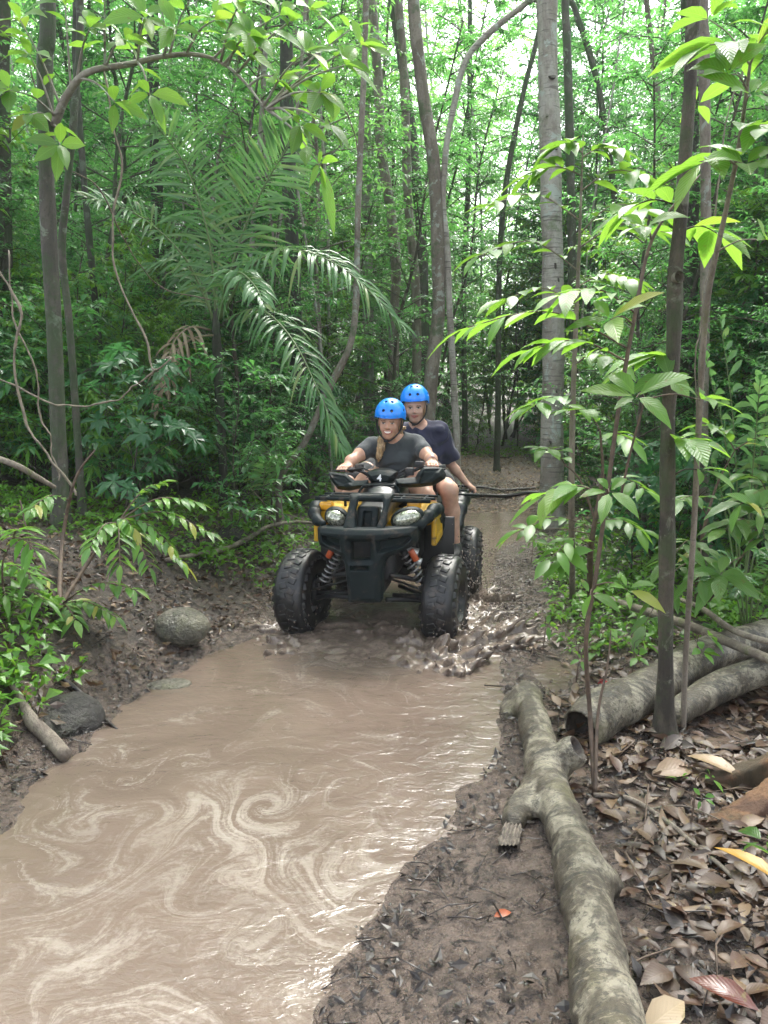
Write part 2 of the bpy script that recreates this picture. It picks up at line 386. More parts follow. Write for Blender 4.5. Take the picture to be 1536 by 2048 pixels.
def gridax(lo, f0, f1, hi, h, g=1.07):
    a = list(np.arange(f0, f1+h/2, h)); s = h
    while a[-1] < hi: s *= g; a.append(a[-1]+s)
    s = h; b = []
    c = a[0]
    while c > lo: s *= g; c -= s; b.append(c)
    return np.array(b[::-1]+a)
gx = gridax(-90, -2.6, 2.8, 90, .0165, 1.06); gy = gridax(-40, 1.0, 7.2, 160, .0165, 1.05)
XX, YY = np.meshgrid(gx, gy, indexing='ij'); ZZ = terrain(XX, YY)
b = MB(); nx, ny = XX.shape; I = (np.arange(nx-1)[:, None]*ny+np.arange(ny-1)[None])
b.add(np.stack([XX, YY, ZZ], -1).reshape(-1, 3), [np.stack([I, I+ny, I+ny+1, I+1], -1).reshape(-1, 4)])
sdm = polysd(XX, YY, WPOLY)
for q in PPOLY: sdm = np.minimum(sdm, polysd(XX, YY, q))
trailm = sstep(1.9, .7, np.abs(XX-pathx(YY)-.15)); mudm = np.maximum(np.where(XX < pathx(YY)-.3, sstep(.45, .12, sdm), sstep(.95, .3, sdm)), trailm*sstep(10, 8.5, YY)*np.where(XX < pathx(YY)-.9, 0, 1))
drym = sstep(1.1, .5, np.abs(XX-pathx(YY)))*sstep(8.5, 10.5, YY)
t = NT('forest_floor'); p = t.pos()
am = t.n('Attribute', attribute_name='mud').outputs['Fac']; ad = t.n('Attribute', attribute_name='dry').outputs['Fac']
n1 = t.noise(p, 3.5, 6, .65); n2 = t.noise(p, 45, 5, .65); n3 = t.noise(p, 14, 6, .7, .6)
mudc = t.mix(t.step(n3, .38, .62), (.095, .070, .054), (.165, .124, .097))
mudc = t.mix(t.step(t.noise(p, 12, 8, .85, 2.0), .51, .56), mudc, (.028, .021, .017))
soil = t.mix(t.step(n3, .4, .65), (.03, .021, .015), (.085, .06, .04))
soil = t.mix(t.math('MULTIPLY', t.step(n2, .55, .7), .6), soil, (.14, .09, .055))
dryc = t.mix(t.step(n2, .4, .6), (.075, .054, .04), (.15, .11, .082))
mm = t.step(t.math('ADD', am, t.math('MULTIPLY', t.math('SUBTRACT', n3, .5), .9)), .3, .62)
c = t.mix(mm, soil, mudc); c = t.mix(ad, c, dryc)
rg = t.n('MapRange', {'Value': t.noise(p, 22, 5, .7), 'From Min': .38, 'From Max': .62, 'To Min': .06, 'To Max': .42}).outputs[0]
rg = t.n('Mix', {0: mm, 2: .7, 3: rg}).outputs[0]
bh = t.math('ADD', t.math('MULTIPLY', n2, .9), t.noise(p, 110, 4, .7))
t.bsdf(color=c, rough=rg, spec=.7, normal=t.bump(bh, 1.0, .016)); M['ground'] = t.m
me = b.mesh('ground', M['ground'])
for nm, arr in (('mud', mudm), ('dry', drym)):
    a = me.attributes.new(nm, 'FLOAT', 'POINT'); a.data.foreach_set('value', arr.astype(np.float32).ravel())
ground = tag(link('ground', me), 'dark wet forest floor of mud and soil', 'ground', kind='structure')

# water: marbled muddy pool; the swirl is carried by an advected coordinate
wx = np.arange(-3.6, 2.6, .02); wy = np.arange(.5, 9.6, .02)
WX, WY = np.meshgrid(wx, wy, indexing='ij')
def curl(x, y, s, k):
    e = .01; f = lambda a, c: fbm2(a*s+k, c*s+k*.7, 2)
    return (f(x, y+e)-f(x, y-e))/(2*e)/s, -(f(x+e, y)-f(x-e, y))/(2*e)/s
qx, qy = WX.copy(), WY.copy()
vort = [(-.35, 4.0, .35, 1.6), (-.75, 3.3, .35, -1.5), (.25, 3.9, .25, -1.3), (-.9, 2.6, .35, 1.4), (-.15, 2.5, .35, 1.2), (.15, 3.2, .3, 1.3), (-.7, 2.05, .28, -1.5), (-.25, 1.85, .3, -1.2), (.5, 3.0, .22, -1.4)]
for st in range(17):
    ux, uy = curl(qx, qy, 1.1, 4.2); u2, v2 = curl(qx, qy, 2.7, 9.1)
    ux = ux*1.0+u2*.8; uy = uy*1.0+v2*.8
    for (vx, vy, vr, vs) in vort:
        dx = qx-vx; dy = qy-vy; g = vs*np.exp(-(dx*dx+dy*dy)/(vr*vr))*3.0
        ux = ux-dy*g; uy = uy+dx*g
    qx = qx-ux*.03; qy = qy-uy*.03
rip = .007*fbm2(WX*6, WY*8, 4)+.0006*fbm2(qx*14, qy*14, 3)
fd = np.hypot(WX+.0, WY-4.6); rip = rip+.012*np.abs(fbm2(qx*6, qy*6, 3))*sstep(1.3, .3, fd)
b = MB(); nx, ny = WX.shape; I = (np.arange(nx-1)[:, None]*ny+np.arange(ny-1)[None])
b.add(np.stack([WX, WY, rip-.004], -1).reshape(-1, 3), [np.stack([I, I+ny, I+ny+1, I+1], -1).reshape(-1, 4)])
t = NT('muddy_water'); p = t.pos(); fl = t.n('Attribute', attribute_name='flow').outputs['Vector']
fo = t.n('Attribute', attribute_name='foam').outputs['Fac']
f1 = t.noise(t.scl(fl, (1.0, 1.6, 1)), 3.3, 7, .58, .3); f2 = t.noise(t.scl(fl, (1, 1.4, 1)), 12, 6, .62, .6); f3 = t.noise(fl, 45, 4, .6, .8)
foam = t.math('ADD', t.math('ADD', t.math('MULTIPLY', f1, .56), t.math('MULTIPLY', f2, .32)), t.math('MULTIPLY', f3, .12))
foam = t.math('ADD', foam, t.math('MULTIPLY', t.math('SUBTRACT', fo, .5), .12))
foam = t.math('ADD', foam, t.math('MULTIPLY', t.math('SUBTRACT', t.noise(p, 60, 5, .75), .5), .26))
base = t.mix(t.step(t.noise(fl, 1.7, 4, .5), .35, .65), (.112, .083, .065), (.138, .104, .082))
c = t.mix(t.math('MULTIPLY', t.step(foam, .515, .68), t.n('MapRange', {'Value': t.noise(p, 2.2, 3, .5), 'From Min': .35, 'From Max': .65, 'To Min': .2, 'To Max': .75}).outputs[0]), base, (.30, .265, .225))
w = t.noise(t.scl(p, (.8, 1.3, 1)), 15, 4, .55, .6); w2 = t.noise(t.scl(fl, (1, 2, 1)), 32, 3, .55, .4)
nb = t.bump(t.math('ADD', t.math('MULTIPLY', w, .6), t.math('MULTIPLY', t.noise(p, 42, 3, .6, 1.2), .10)), .36, .03)
t.bsdf(color=c, rough=.06, spec=.5, normal=nb, ior=1.42); M['water'] = t.m
me = b.mesh('water', M['water'])
a = me.attributes.new('flow', 'FLOAT_VECTOR', 'POINT'); a.data.foreach_set('vector', np.stack([qx, qy, qx*0], -1).astype(np.float32).ravel())
foamy = .45*sstep(.8, .2, np.hypot(WX+.1, WY-3.9))+sstep(1.5, 0, WY-2.4)*.6+.35*sstep(.9, .2, np.hypot(WX+.5, WY-3.9))+.5*sstep(.9, .2, np.hypot(WX+.5, WY-2.2))+.35*sstep(.7, .2, np.hypot(WX+.9, WY-3))
foamy = foamy*sstep(6, 4.6, WY)
a = me.attributes.new('foam', 'FLOAT', 'POINT'); a.data.foreach_set('value', foamy.astype(np.float32).ravel())
tag(link('water', me), 'brown muddy pool with milky swirls across the trail', 'water', kind='structure')

# ------------------------------------------------------------------ leaves
def leafbatch(mb, P, D, U, L, W, droop=.25, fold=.25, hi=False, mi=0, tipw=0.0, curl=0.0):
    """one folded leaf per row: base P, direction D, face normal U, length L, full width W"""
    P = np.asarray(P, float); D = nrm(D); N = len(P)
    L = np.broadcast_to(np.asarray(L, float), (N,)); W = np.broadcast_to(np.asarray(W, float), (N,)); droop = np.broadcast_to(np.asarray(droop, float), (N,))
    S = nrm(np.cross(D, U)); U = np.cross(S, D)
    if hi: ts = [.18, .42, .68, .88]; ws = [.62, 1.0, .82, .32]
    else: ts = [.48]; ws = [1.0]
    def ctr(t): return P+D*(L*(t-.12*t*t*droop*2))[:, None]-U*(0*L)[:, None]-np.array([0, 0, 1.])*(L*droop*t*t)[:, None]+U*(curl*L*np.sin(t*3.1))[:, None]
    V = [P]; UV = [np.tile([.5, 0], (N, 1))]
    for t, w in zip(ts, ws):
        c = ctr(t); sw = S*(W*w*.5)[:, None]; up = U*(W*w*.5*fold)[:, None]
        V += [c-sw+up, c, c+sw+up]; UV += [np.tile([.5-.5*w, t], (N, 1)), np.tile([.5, t], (N, 1)), np.tile([.5+.5*w, t], (N, 1))]
    V.append(ctr(1.0)); UV.append(np.tile([.5, 1], (N, 1)))
    k = len(V); V = np.stack(V, 1).reshape(-1, 3); UV = np.stack(UV, 1).reshape(-1, 2); o = np.arange(N)[:, None]*k
    tri = [[0, 2, 1], [0, 3, 2]]; quad = []
    for s in range(len(ts)-1):
        a = 1+3*s; quad += [[a, a+1, a+4, a+3], [a+1, a+2, a+5, a+4]]
    a = 1+3*(len(ts)-1); tri += [[a, a+1, k-1], [a+1, a+2, k-1]]
    F = [(o[:, None]+np.array(tri)[None]).reshape(-1, 3)]
    if quad: F.append((o[:, None]+np.array(quad)[None]).reshape(-1, 4))
    mb.add(V, F, UV, mi)
def rdir(n, up=0.0, r=rng):
    v = r.normal(size=(n, 3)); v[:, 2] = v[:, 2]*.5+up; return nrm(v)
def spray(mb, pts, leafL, leafW, n, r, pinn=True, droop=.3, hi=False, mi=0, tilt=.5, t0=.15, ang=.95, jit=.25):
    """leaves set alternately along a twig polyline"""
    pts = smooth_path(pts, 12); tt = np.linspace(t0, 1, n)
    P = np.stack([np.interp(tt, np.linspace(0, 1, 12), pts[:, a]) for a in range(3)], 1)
    T = nrm(np.gradient(pts, axis=0)); T = np.stack([np.interp(tt, np.linspace(0, 1, 12), T[:, a]) for a in range(3)], 1)
    side = nrm(np.cross(T, [0, 0, 1.])); sg = np.where(np.arange(n) % 2, 1, -1)[:, None]
    a = ang*np.ones((n, 1)); a[-1] = .1
    D = nrm(T*np.cos(a)+side*sg*np.sin(a)+r.normal(size=(n, 3))*jit*.5)
    U = nrm(np.array([0, 0, 1.])+r.normal(size=(n, 3))*tilt*.5)
    L = leafL*(.75+.5*r.random(n))*np.where(tt < .3, .8, 1)
    leafbatch(mb, P, D, U, L, leafW/leafL*L, droop*(.5+r.random(n)), .25, hi, mi)
def bushproto(seed, H, spread, nbr, twigs, lpt, L, W, t0=.15, stemr=.02, lean=.1, up=.35, droop=.35, wob=.05, whorl=False, brlen=None, crown=None):
    r = np.random.default_rng(seed); st = MB(); lf = MB()
    n = 9; z = np.linspace(0, H, n); p = np.stack([lean*z*r.normal()+wob*H*np.cumsum(r.normal(size=n))*.2, lean*z*r.normal()+wob*H*np.cumsum(r.normal(size=n))*.2, z], 1); p[0, :2] = 0
    p[:, :2] -= p[0, :2]
    st.tube(p, [stemr, stemr*.3], 6, 14); sp = smooth_path(p, 40)
    for i in range(nbr):
        f = t0+(1-t0)*(i+.7)/nbr; o = sp[min(39, int(f*39))]; a = i*2.4+r.normal()*.4
        bl = spread*(brlen(f) if brlen else (1.15-.65*f))*(.6+.6*r.random())
        d = nrm(np.array([math.cos(a), math.sin(a), up*(.6+r.random())])); e = o+d*bl-np.array([0, 0, bl*.18*r.random()])
        m = o+(e-o)*.5+np.array([0, 0, bl*.10]); br = smooth_path([o, m, e], 10); st.tube(br, [stemr*.35, stemr*.1], 4, None, False) if False else st.tube([o, m, e], [stemr*.35, .002], 4, 6, False)
        for j in range(twigs):
            g = .3+.7*(j+r.random())/twigs; q = br[min(9, int(g*9))]; tl = bl*.35*(.5+r.random())
            td = nrm(d+r.normal(size=3)*.75*np.array([1, 1, .6])); te = q+td*tl
            if whorl:
                k = lpt; aa = np.arange(k)*6.283/k+r.random(); ax = nrm(td+np.array([0, 0, .8])); u = nrm(np.cross(ax, [1, .1, .1])); v = np.cross(ax, u)
                D = nrm(np.cos(aa)[:, None]*u+np.sin(aa)[:, None]*v+ax*.25+r.normal(size=(k, 3))*.12)
                leafbatch(lf, np.repeat(te[None], k, 0), D, np.tile(ax, (k, 1))+r.normal(size=(k, 3))*.2, L*(.6+.6*r.random(k)), W*(.7+.5*r.random(k)), droop, .2)
            else: spray(lf, [q, q+(te-q)*.5+np.array([0, 0, tl*.08]), te], L, W, lpt, r, droop=droop)
            st.tube([q, te], [.004, .0015], 3, None, False)
    return st, lf
def treecopy(name, stem_me, leaf_me, loc, rz_, sc, label, cat, group, sn='stem', ln='foliage', tilt=0.0):
    e = empty(name, loc, label, cat, group, (tilt*math.sin(rz_), tilt*math.cos(rz_), rz_)); e.scale = (sc, sc, sc)
    link(sn, stem_me, e); link(ln, leaf_me, e); return e

# ------------------------------------------------------------------ named tree trunks
# (name, label, pixel path, depth, radius, bark, crown?)
TR = [
 ('mossy_tree', 'dark mossy trunk with a pale lichen streak behind the leafy shrub on the left bank', [(128, 1190), (122, 1000), (116, 850), (108, 650), (98, 480), (92, 300), (90, 120), (94, -60)], 5.2, .052, 'bark_dark'),
 ('slender_tree', 'thin trunk standing close against the dark mossy trunk on the left bank', [(172, 1130), (160, 950), (150, 800), (138, 640), (124, 500), (134, 380), (150, 200), (160, -60)], 5.5, .026, 'bark_dark'),
 ('slender_tree', 'thin black stem between the mossy trunk and the palm', [(214, 950), (204, 760), (190, 600), (176, 450), (160, 260), (150, 100), (150, -60)], 7.0, .030, 'bark_moss'),
 ('forest_tree', 'dark upright trunk behind the left fronds of the palm', [(330, 940), (325, 750), (318, 520), (312, 330), (306, 140), (304, -60)], 10.5, .085, 'bark_moss'),
 ('forest_tree', 'black trunk rising behind the right fronds of the palm', [(600, 940), (594, 760), (588, 560), (580, 400), (574, 200), (572, -60)], 8.8, .085, 'bark_moss'),
 ('slender_tree', 'thin trunk leaning to the right behind the drooping palm frond, then turning upright', [(560, 960), (612, 880), (660, 770), (700, 690), (712, 600), (716, 420), (724, 230), (730, 90), (732, -60)], 7.2, .030, 'bark_brown'),
 ('forest_tree', 'pale straight trunk left of the riders far behind', [(738, 860), (736, 600), (735, 400), (730, 200), (722, -60)], 15, .11, 'bark_pale'),
 ('forest_tree', 'brown wavy trunk above the front rider', [(786, 840), (788, 640), (792, 520), (778, 400), (762, 300), (757, 180), (742, -60)], 11.5, .08, 'bark_brown'),
 ('forest_tree', 'brown trunk between the wavy trunk and the thick curved one above the helmets', [(832, 860), (834, 700), (830, 560), (816, 400), (812, 260), (806, 110), (794, -60)], 11, .07, 'bark_brown'),
 ('forest_tree', 'tall curved brown trunk with pale lichen blotches rising behind the rear rider', [(852, 900), (864, 740), (878, 600), (874, 440), (864, 300), (842, 160), (824, -60)], 9.0, .080, 'bark_brown'),
 ('forest_tree', 'dark trunk half hidden just left of the tall curved brown trunk', [(850, 860), (848, 640), (842, 460), (826, 300), (802, 100), (780, -60)], 12.5, .09, 'bark_dark'),
 ('forest_tree', 'pale grey lichened trunk bending right near its top, right of the rear rider', [(914, 900), (908, 780), (900, 640), (894, 500), (886, 400), (892, 300), (908, 210), (932, 120), (985, 60), (1060, 0), (1120, -60)], 9.0, .040, 'bark_pale'),
 ('pale_tree', 'thick pale straight trunk with scars standing at the right edge of the puddle', [(1104, 1045), (1104, 900), (1106, 700), (1105, 500), (1100, 300), (1096, 120), (1094, -80)], 8.4, .125, 'bark_pale'),
 ('slender_tree', 'very thin trunk leaning right beyond the far end of the trail', [(996, 820), (998, 560), (1006, 420), (1020, 320), (1048, 180), (1076, 70), (1100, -60)], 13, .05, 'bark_dark'),
 ('forest_tree', 'dark trunk close behind the thick pale one', [(1150, 900), (1146, 600), (1140, 300), (1134, 100), (1130, -60)], 13.5, .085, 'bark_dark'),
 ('slender_tree', 'thin trunk leaning left high up beyond the thick pale trunk', [(1260, 860), (1240, 500), (1205, 220), (1180, 110), (1150, 20), (1130, -60)], 15, .07, 'bark_dark'),
 ('mossy_tree', 'stout dark green mossy trunk behind the brown sapling on the right', [(1372, 1080), (1374, 800), (1378, 500), (1380, 250), (1381, 100), (1382, -80)], 8.0, .095, 'bark_moss'),
 ('slender_tree', 'mottled grey and brown trunk just right of the brown sapling', [(1412, 1190), (1406, 900), (1408, 700), (1412, 500), (1410, 250), (1408, 80), (1408, -80)], 6.0, .042, 'bark_brown'),
 ('forest_tree', 'dark trunk at the left edge of the picture behind tangled vines', [(18, 960), (14, 700), (10, 400), (6, 150), (4, -80)], 8.0, .07, 'bark_dark'),
 ('slender_tree', 'pale thin trunk far behind between the palm and the riders', [(660, 820), (657, 600), (655, 420), (640, 200), (640, -60)], 12, .028, 'bark_pale'),
 ('slender_tree', 'slim dark trunk standing at the far left side of the trail end', [(930, 860), (928, 600), (936, 380), (940, 120), (940, -60)], 16, .06, 'bark_dark'),
]
crownm = []
for sd, mt in ((11, 'leaf_bg'), (12, 'leaf_far'), (13, 'leaf_bg')):
    s_, l_ = bushproto(sd, 6.0, 3.0, 26, 9, 11, .15, .055, t0=.05, stemr=.05, up=.4, brlen=lambda f: .9-.4*abs(f-.4))
    crownm.append((s_, l_.mesh('crown', [M[mt]], False)))
def maketree(name, label, pts3, rad, bark, ci, crown=True, group=None, seg=12):
    base = pts3[0].copy(); base[2] = float(terrain(np.array([base[0]]), np.array([base[1]]))[0])-.03
    P = np.array([base]+[p for p in pts3 if p[2] > base[2]+.15])
    d = nrm(P[-1]-P[-2]); top = P[-1]+np.array([d[0]*1.2, 0, 3.2]); P = np.concatenate([P, [top]])
    e = empty(name, base, label, 'tree', group)
    n = 60; S = smooth_path(P-base, n); hh = S[:, 2]
    r = rad*(1-.03*hh)*(1+.55*np.exp(-hh/.16)); r = r*(1+.05*noise3(hh*2.3, hh*0+rad*90, hh*0))
    mb = MB(); mb.tube(S, r, seg); o = mb.obj('trunk', M[bark], e)
    me = o.data; co = np.empty(len(me.vertices)*3, np.float32); me.vertices.foreach_get('co', co); co = co.reshape(-1, 3)
    k = 1+.10*noise3(co[:, 0]*9+base[0]*5, co[:, 1]*9, co[:, 2]*3); cc = np.stack([np.interp(co[:, 2], hh, S[:, a]) for a in range(3)], 1)
    co[:, :2] = cc[:, :2]+(co[:, :2]-cc[:, :2])*k[:, None]; me.vertices.foreach_set('co', co.ravel()); me.update()
    if crown:
        c = link('crown', crownm[ci % 3][1], e); c.location = (S[-1]-[0, 0, 2.4]); c.rotation_euler = (0, 0, ci*1.7); c.scale = (.85,)*3
    return e, S, base
trees = []
for i, (nm, lb, pp, dpt, rad, bk) in enumerate(TR):
    p3 = [at(a, c, dpt) for a, c in pp]
    trees.append(maketree(nm, lb, p3, rad, bk, i, crown=i in (0, 3, 10, 16, 18, 20)))
# scars on the pale trunk and leafy limb of the mossy tree
e, S, base = trees[12]
for px, py, w, h in [(1100, 160, .10, .11), (1102, 330, .03, .06), (1108, 305, .025, .03), (1106, 530, .03, .16), (1112, 560, .02, .1), (1100, 700, .025, .12), (1108, 780, .02, .09), (1090, 240, .02, .03), (1116, 400, .02, .03), (1096, 880, .03, .1)]:
    c = at(px, py, 8.4)-base; c[1] -= .108 if py > 200 else .100; mb = MB(); mb.lathe([(.001, .006), (.25, .008), (.5, .002), (.45, -.03)], (0, 0, 0), (0, -1, .1), 12); sc_ = mb.obj('bark_scar', M['rot'], e); sc_.location = tuple(c); sc_.scale = (w*.8, 1, h*.8)
# ------------------------------------------------------------------ understorey: shared prototypes, every plant its own object
protos = {}
def P_(key, mat, stem, **kw):
    s_, l_ = bushproto(**kw); protos[key] = (s_.mesh('stem', [M[stem]]), l_.mesh('foliage', [M[mat]], False))
P_('sap0', 'leaf_bg', 'bark_sapling', seed=21, H=5.2, spread=1.15, nbr=34, twigs=10, lpt=12, L=.10, W=.036, stemr=.028)
P_('sap1', 'leaf_bg', 'bark_sapling', seed=22, H=6.4, spread=1.25, nbr=38, twigs=10, lpt=12, L=.092, W=.031, stemr=.032)
P_('sap2', 'leaf_dark', 'bark_sapling', seed=23, H=4.0, spread=1.0, nbr=30, twigs=9, lpt=12, L=.10, W=.040, stemr=.022)
P_('sap3', 'leaf_bright', 'bark_sapling', seed=24, H=4.6, spread=1.2, nbr=28, twigs=8, lpt=10, L=.14, W=.055, stemr=.024, droop=.5)
P_('far0', 'leaf_far', 'bark_sapling', seed=25, H=11.0, spread=2.4, nbr=66, twigs=13, lpt=11, L=.135, W=.055, stemr=.05, t0=.06)
P_('far1', 'leaf_bg', 'bark_sapling', seed=26, H=12.0, spread=2.3, nbr=68, twigs=13, lpt=11, L=.125, W=.05, stemr=.06, t0=.08)
P_('mid0', 'leaf_bg', 'bark_dark', seed=31, H=9.5, spread=1.7, nbr=50, twigs=9, lpt=11, L=.125, W=.046, stemr=.04, t0=.1)
P_('mid1', 'leaf_far', 'bark_brown', seed=32, H=10.5, spread=1.8, nbr=48, twigs=9, lpt=11, L=.12, W=.04, stemr=.045, t0=.2)
P_('mid2', 'leaf_dark', 'bark_dark', seed=33, H=8.5, spread=1.6, nbr=44, twigs=9, lpt=11, L=.14, W=.05, stemr=.04, t0=.12)
P_('bush0', 'leaf_bg', 'bark_sapling', seed=27, H=1.5, spread=.8, nbr=16, twigs=6, lpt=8, L=.11, W=.038, stemr=.012, up=.7, t0=.05)
P_('bush1', 'leaf_dark', 'bark_sapling', seed=28, H=1.1, spread=.7, nbr=14, twigs=5, lpt=7, L=.15, W=.05, stemr=.010, up=.8, t0=.05, whorl=True)
P_('bush2', 'leaf_bright', 'bark_sapling', seed=29, H=.9, spread=.55, nbr=11, twigs=5, lpt=7, L=.15, W=.032, stemr=.008, up=.9, t0=.05, whorl=True, droop=.6)
LB = {'sap0': 'slender leafy sapling with small glossy leaves in the crowded understorey', 'sap1': 'tall thin sapling of small narrow leaves in the crowded understorey',
      'sap2': 'dark green bushy sapling deep in the crowded understorey', 'sap3': 'light green sapling with longer drooping leaves in the understorey',
      'far0': 'yellow green young tree in the bright far forest', 'far1': 'mid green young tree in the far forest wall', 'mid0': 'small leaved understorey tree with level green branches', 'mid1': 'pale green understorey tree with fine leaves', 'mid2': 'dark leaved understorey tree with crowded branches',
      'bush0': 'low bush of narrow green leaves on the forest floor', 'bush1': 'dark low shrub with leaves in rosettes under the trees', 'bush2': 'bright low plant with long thin leaves in rosettes under the trees'}
GR = {'sap': 'saplings of the understorey', 'far': 'young trees of the far forest', 'mid': 'small trees of the middle distance', 'bush': 'low shrubs under the trees'}
NM = {'sap': 'sapling', 'far': 'young_tree', 'mid': 'understorey_tree', 'bush': 'shrub'}
CT = {'sap': 'sapling', 'far': 'tree', 'mid': 'tree', 'bush': 'shrub'}
def place(key, x, y, s, a, tilt=.08):
    k = key[:-1]; treecopy(NM[k], *protos[key], onground(x, y, -.03), a, s, LB[key], CT[k], GR[k], tilt=tilt)
pr = np.random.default_rng(41)
def clear(x, y, m):
    if abs(x-pathx(y)) < m: return False
    for k, dpt in ((-.115, 8.8), (-.283, 10.5), (.062, 9.0), (.085, 9.0), (.012, 11.5), (.041, 11.0)):
        if 5.5 < y < dpt+.3 and abs(x-k*y) < .28: return False
    return True
cnt = 0
# near flanks
for i in range(400):
    if cnt >= 78: break
    y = 6.0+pr.random()**.8*7; sx = -1 if pr.random() < .5 else 1; x = sx*pr.random()*(y*.62+1.2)
    if not clear(x, y, 1.75 if y < 9 else 1.5) or (x > -1.2 and x < 1.9 and y < 7.5): continue
    if abs(x-1.82) < .9 and 5.5 < y < 8.4: continue
    if -2.9 < x < -.9 and y < 7.9: continue
    key = ['sap0', 'sap1', 'sap2', 'sap3', 'sap2'][pr.integers(5)]; place(key, x, y, .55+.5*pr.random(), pr.random()*6.28); cnt += 1
for i in range(400):          # middle distance
    if cnt >= 165: break
    y = 12+pr.random()*12; x = pathx(y)+(pr.random()-.5)*(y*1.35+2)
    if not clear(x, y, 1.3 if y < 16 else 0): continue
    key = ['sap0', 'sap1', 'sap1', 'sap3', 'sap2'][pr.integers(5)]; place(key, x, y, .75+.55*pr.random(), pr.random()*6.28); cnt += 1
for i in range(34):
    y = 4.9+pr.random()*3.6; x = 1.75+pr.random()*(y*.5-.3)
    if y < 5.6 and x < 2.1 or abs(x-1.82) < .35: continue
    place(['sap0', 'sap1', 'sap2'][i % 3], x, y, .34+.3*pr.random(), pr.random()*6.28, .12)
for i in range(46):
    y = 6.2+pr.random()*3.2; x = -.95-pr.random()*(y*.45)
    if abs(x+1.56) < .3 and y < 7.6: continue
    place(['bush0', 'sap3', 'bush2', 'sap0'][i % 4], x, y, (.75 if i % 2 == 0 else .34)+.25*pr.random(), pr.random()*6.28, .12)
nm_ = 0
for i in range(500):
    if nm_ >= 72: break
    y = 8.2+pr.random()*12; x = pathx(y)+(pr.random()-.5)*(y*1.25+3)
    if not clear(x, y, 1.7) or abs(x-1.82) < 1.0 and y < 8.6: continue
    if -2.8 < x < -.6 and y < 8.6: continue
    place('mid%d' % pr.integers(3), x, y, (.50+.028*y)*(.8+.35*pr.random()), pr.random()*6.28, .06); nm_ += 1
nf = 0
for i in range(400):          # far wall
    if nf >= 112: break
    y = 19+pr.random()*26; x = (pr.random()-.5)*(y*1.3+6)
    place(['far0', 'far1'][pr.integers(2)], x, y, .8+.5*pr.random(), pr.random()*6.28); nf += 1
nb_ = 0
for i in range(900):
    if nb_ >= 268: break
    y = 4.6+pr.random()**1.3*20; x = pathx(y)+(pr.random()-.5)*(y*1.4+3)*(.5 if nb_ > 200 and y > 13 else 1)
    if not clear(x, y, 1.45 if y < 9 else (.95 if y < 15.5 else 0)): continue
    if x > 0 and y < 5.6 or x < -1.4 and y < 5.7: continue
    if abs(x-1.82) < .45 and 6 < y < 8.6: continue
    key = ['bush0', 'bush1', 'bush2'][pr.integers(3)]; place(key, x, y, .5+.6*pr.random(), pr.random()*6.28, .15); nb_ += 1
# slender background stems that one can tell apart
for i in range(62):
    y = 8.5+pr.random()**1.2*18; x = pathx(y)+(pr.random()-.5)*(y*1.15)-(1.0 if i % 3 else 0)
    if not clear(x, y, 1.15): continue
    h = 7+.4*y+pr.random()*3; r = .015+.035*pr.random()**2; ln = pr.normal()*.06; z0 = float(terrain(np.array([x]), np.array([y]))[0])
    pts = [np.array([x+ln*z*2+.12*math.sin(z*.7+i), y, z0+z]) for z in np.linspace(0, h, 7)]
    maketree('slender_tree', 'thin straight trunk among the leaves of the far forest', pts, r, ['bark_brown', 'bark_pale', 'bark_pale'][i % 3], i, crown=i % 5 == 0, group='thin trunks of the far forest', seg=8)
# far-off wood that reads as one mass
lf = MB(); r_ = np.random.default_rng(77); N = 70000
yy = 40+r_.random(N)*35; xx = (r_.random(N)-.5)*(yy*1.5+20); zz = 1.2+r_.random(N)**1.25*15
m = (noise3(xx*.28, yy*.1, zz*.28) > -.25); xx, yy, zz = xx[m], yy[m], zz[m]; N = len(xx)
leafbatch(lf, np.stack([xx, yy, zz], 1), rdir(N, -.1, r_), rdir(N, .8, r_), .34+.3*r_.random(N), .16, .3, .2)
tag(lf.obj('distant_forest', M['leaf_far'], smooth=False), 'hazy mass of distant foliage closing the view behind all trees', 'forest', kind='stuff')
print('understorey', cnt, nf, nb_)

# ------------------------------------------------------------------ quad bike
YAW = R(-10.5); AXO = np.array([-.045, 4.72, 0.0]); ca, sa = math.cos(YAW), math.sin(YAW)
VX = np.array([ca, sa, 0]); VY = np.array([-sa, ca, 0])
def L(px, py, yl):            # vehicle frame: x to its left side, y backwards, z up
    r = ray(px, py); o = np.array([0, 0, CAMH])-AXO
    t = (yl-o@VY)/(r@VY); p = o+t*r
    return np.array([p@VX, yl, p[2]])
def Cc(cx, cy, yl): return L(540+cx/3.2, 740+cy/3.2, yl)   # from the enlarged detail of the vehicle
def CP(pts, yl): return np.array([Cc(a, c, yl)[[0, 2]] for a, c in pts])
def plate(poly, y0, th, r=.008, holes=(), cx2=0.0, shear=0.0, z0=0.0, facet=0.0, recess=None, tx=0.0, rd=.02):
    def f(p):
        d = polysd(p[:, 0], p[:, 2], poly)
        for h in holes: d = smax(d, -polysd(p[:, 0], p[:, 2], h), .01)
        y = p[:, 1]-(y0+cx2*p[:, 0]**2+shear*(p[:, 2]-z0)+tx*np.abs(p[:, 0]))
        t = th+np.minimum(-d, .03)*facet
        if recess:
            for h in recess: t = t-rd*sstep(.005, -.012, polysd(p[:, 0], p[:, 2], h))*(y < 0)
        return smax(d+r, np.abs(y)-t+r, .012)-r
    return f
def U(*fs, k=.0):
    def f(p):
        d = fs[0](p)
        for g in fs[1:]: d = smin(d, g(p), k) if k else np.minimum(d, g(p))
        return d
    return f
def mirror(f): return lambda p: f(p*np.array([-1, 1, 1]))
pb = simple('black_plastic', (.007, .012, .013), .5, bs=.25, bscale=260, coat=.0, dirt=((.10, .072, .055), 16, .4), spec=.15)
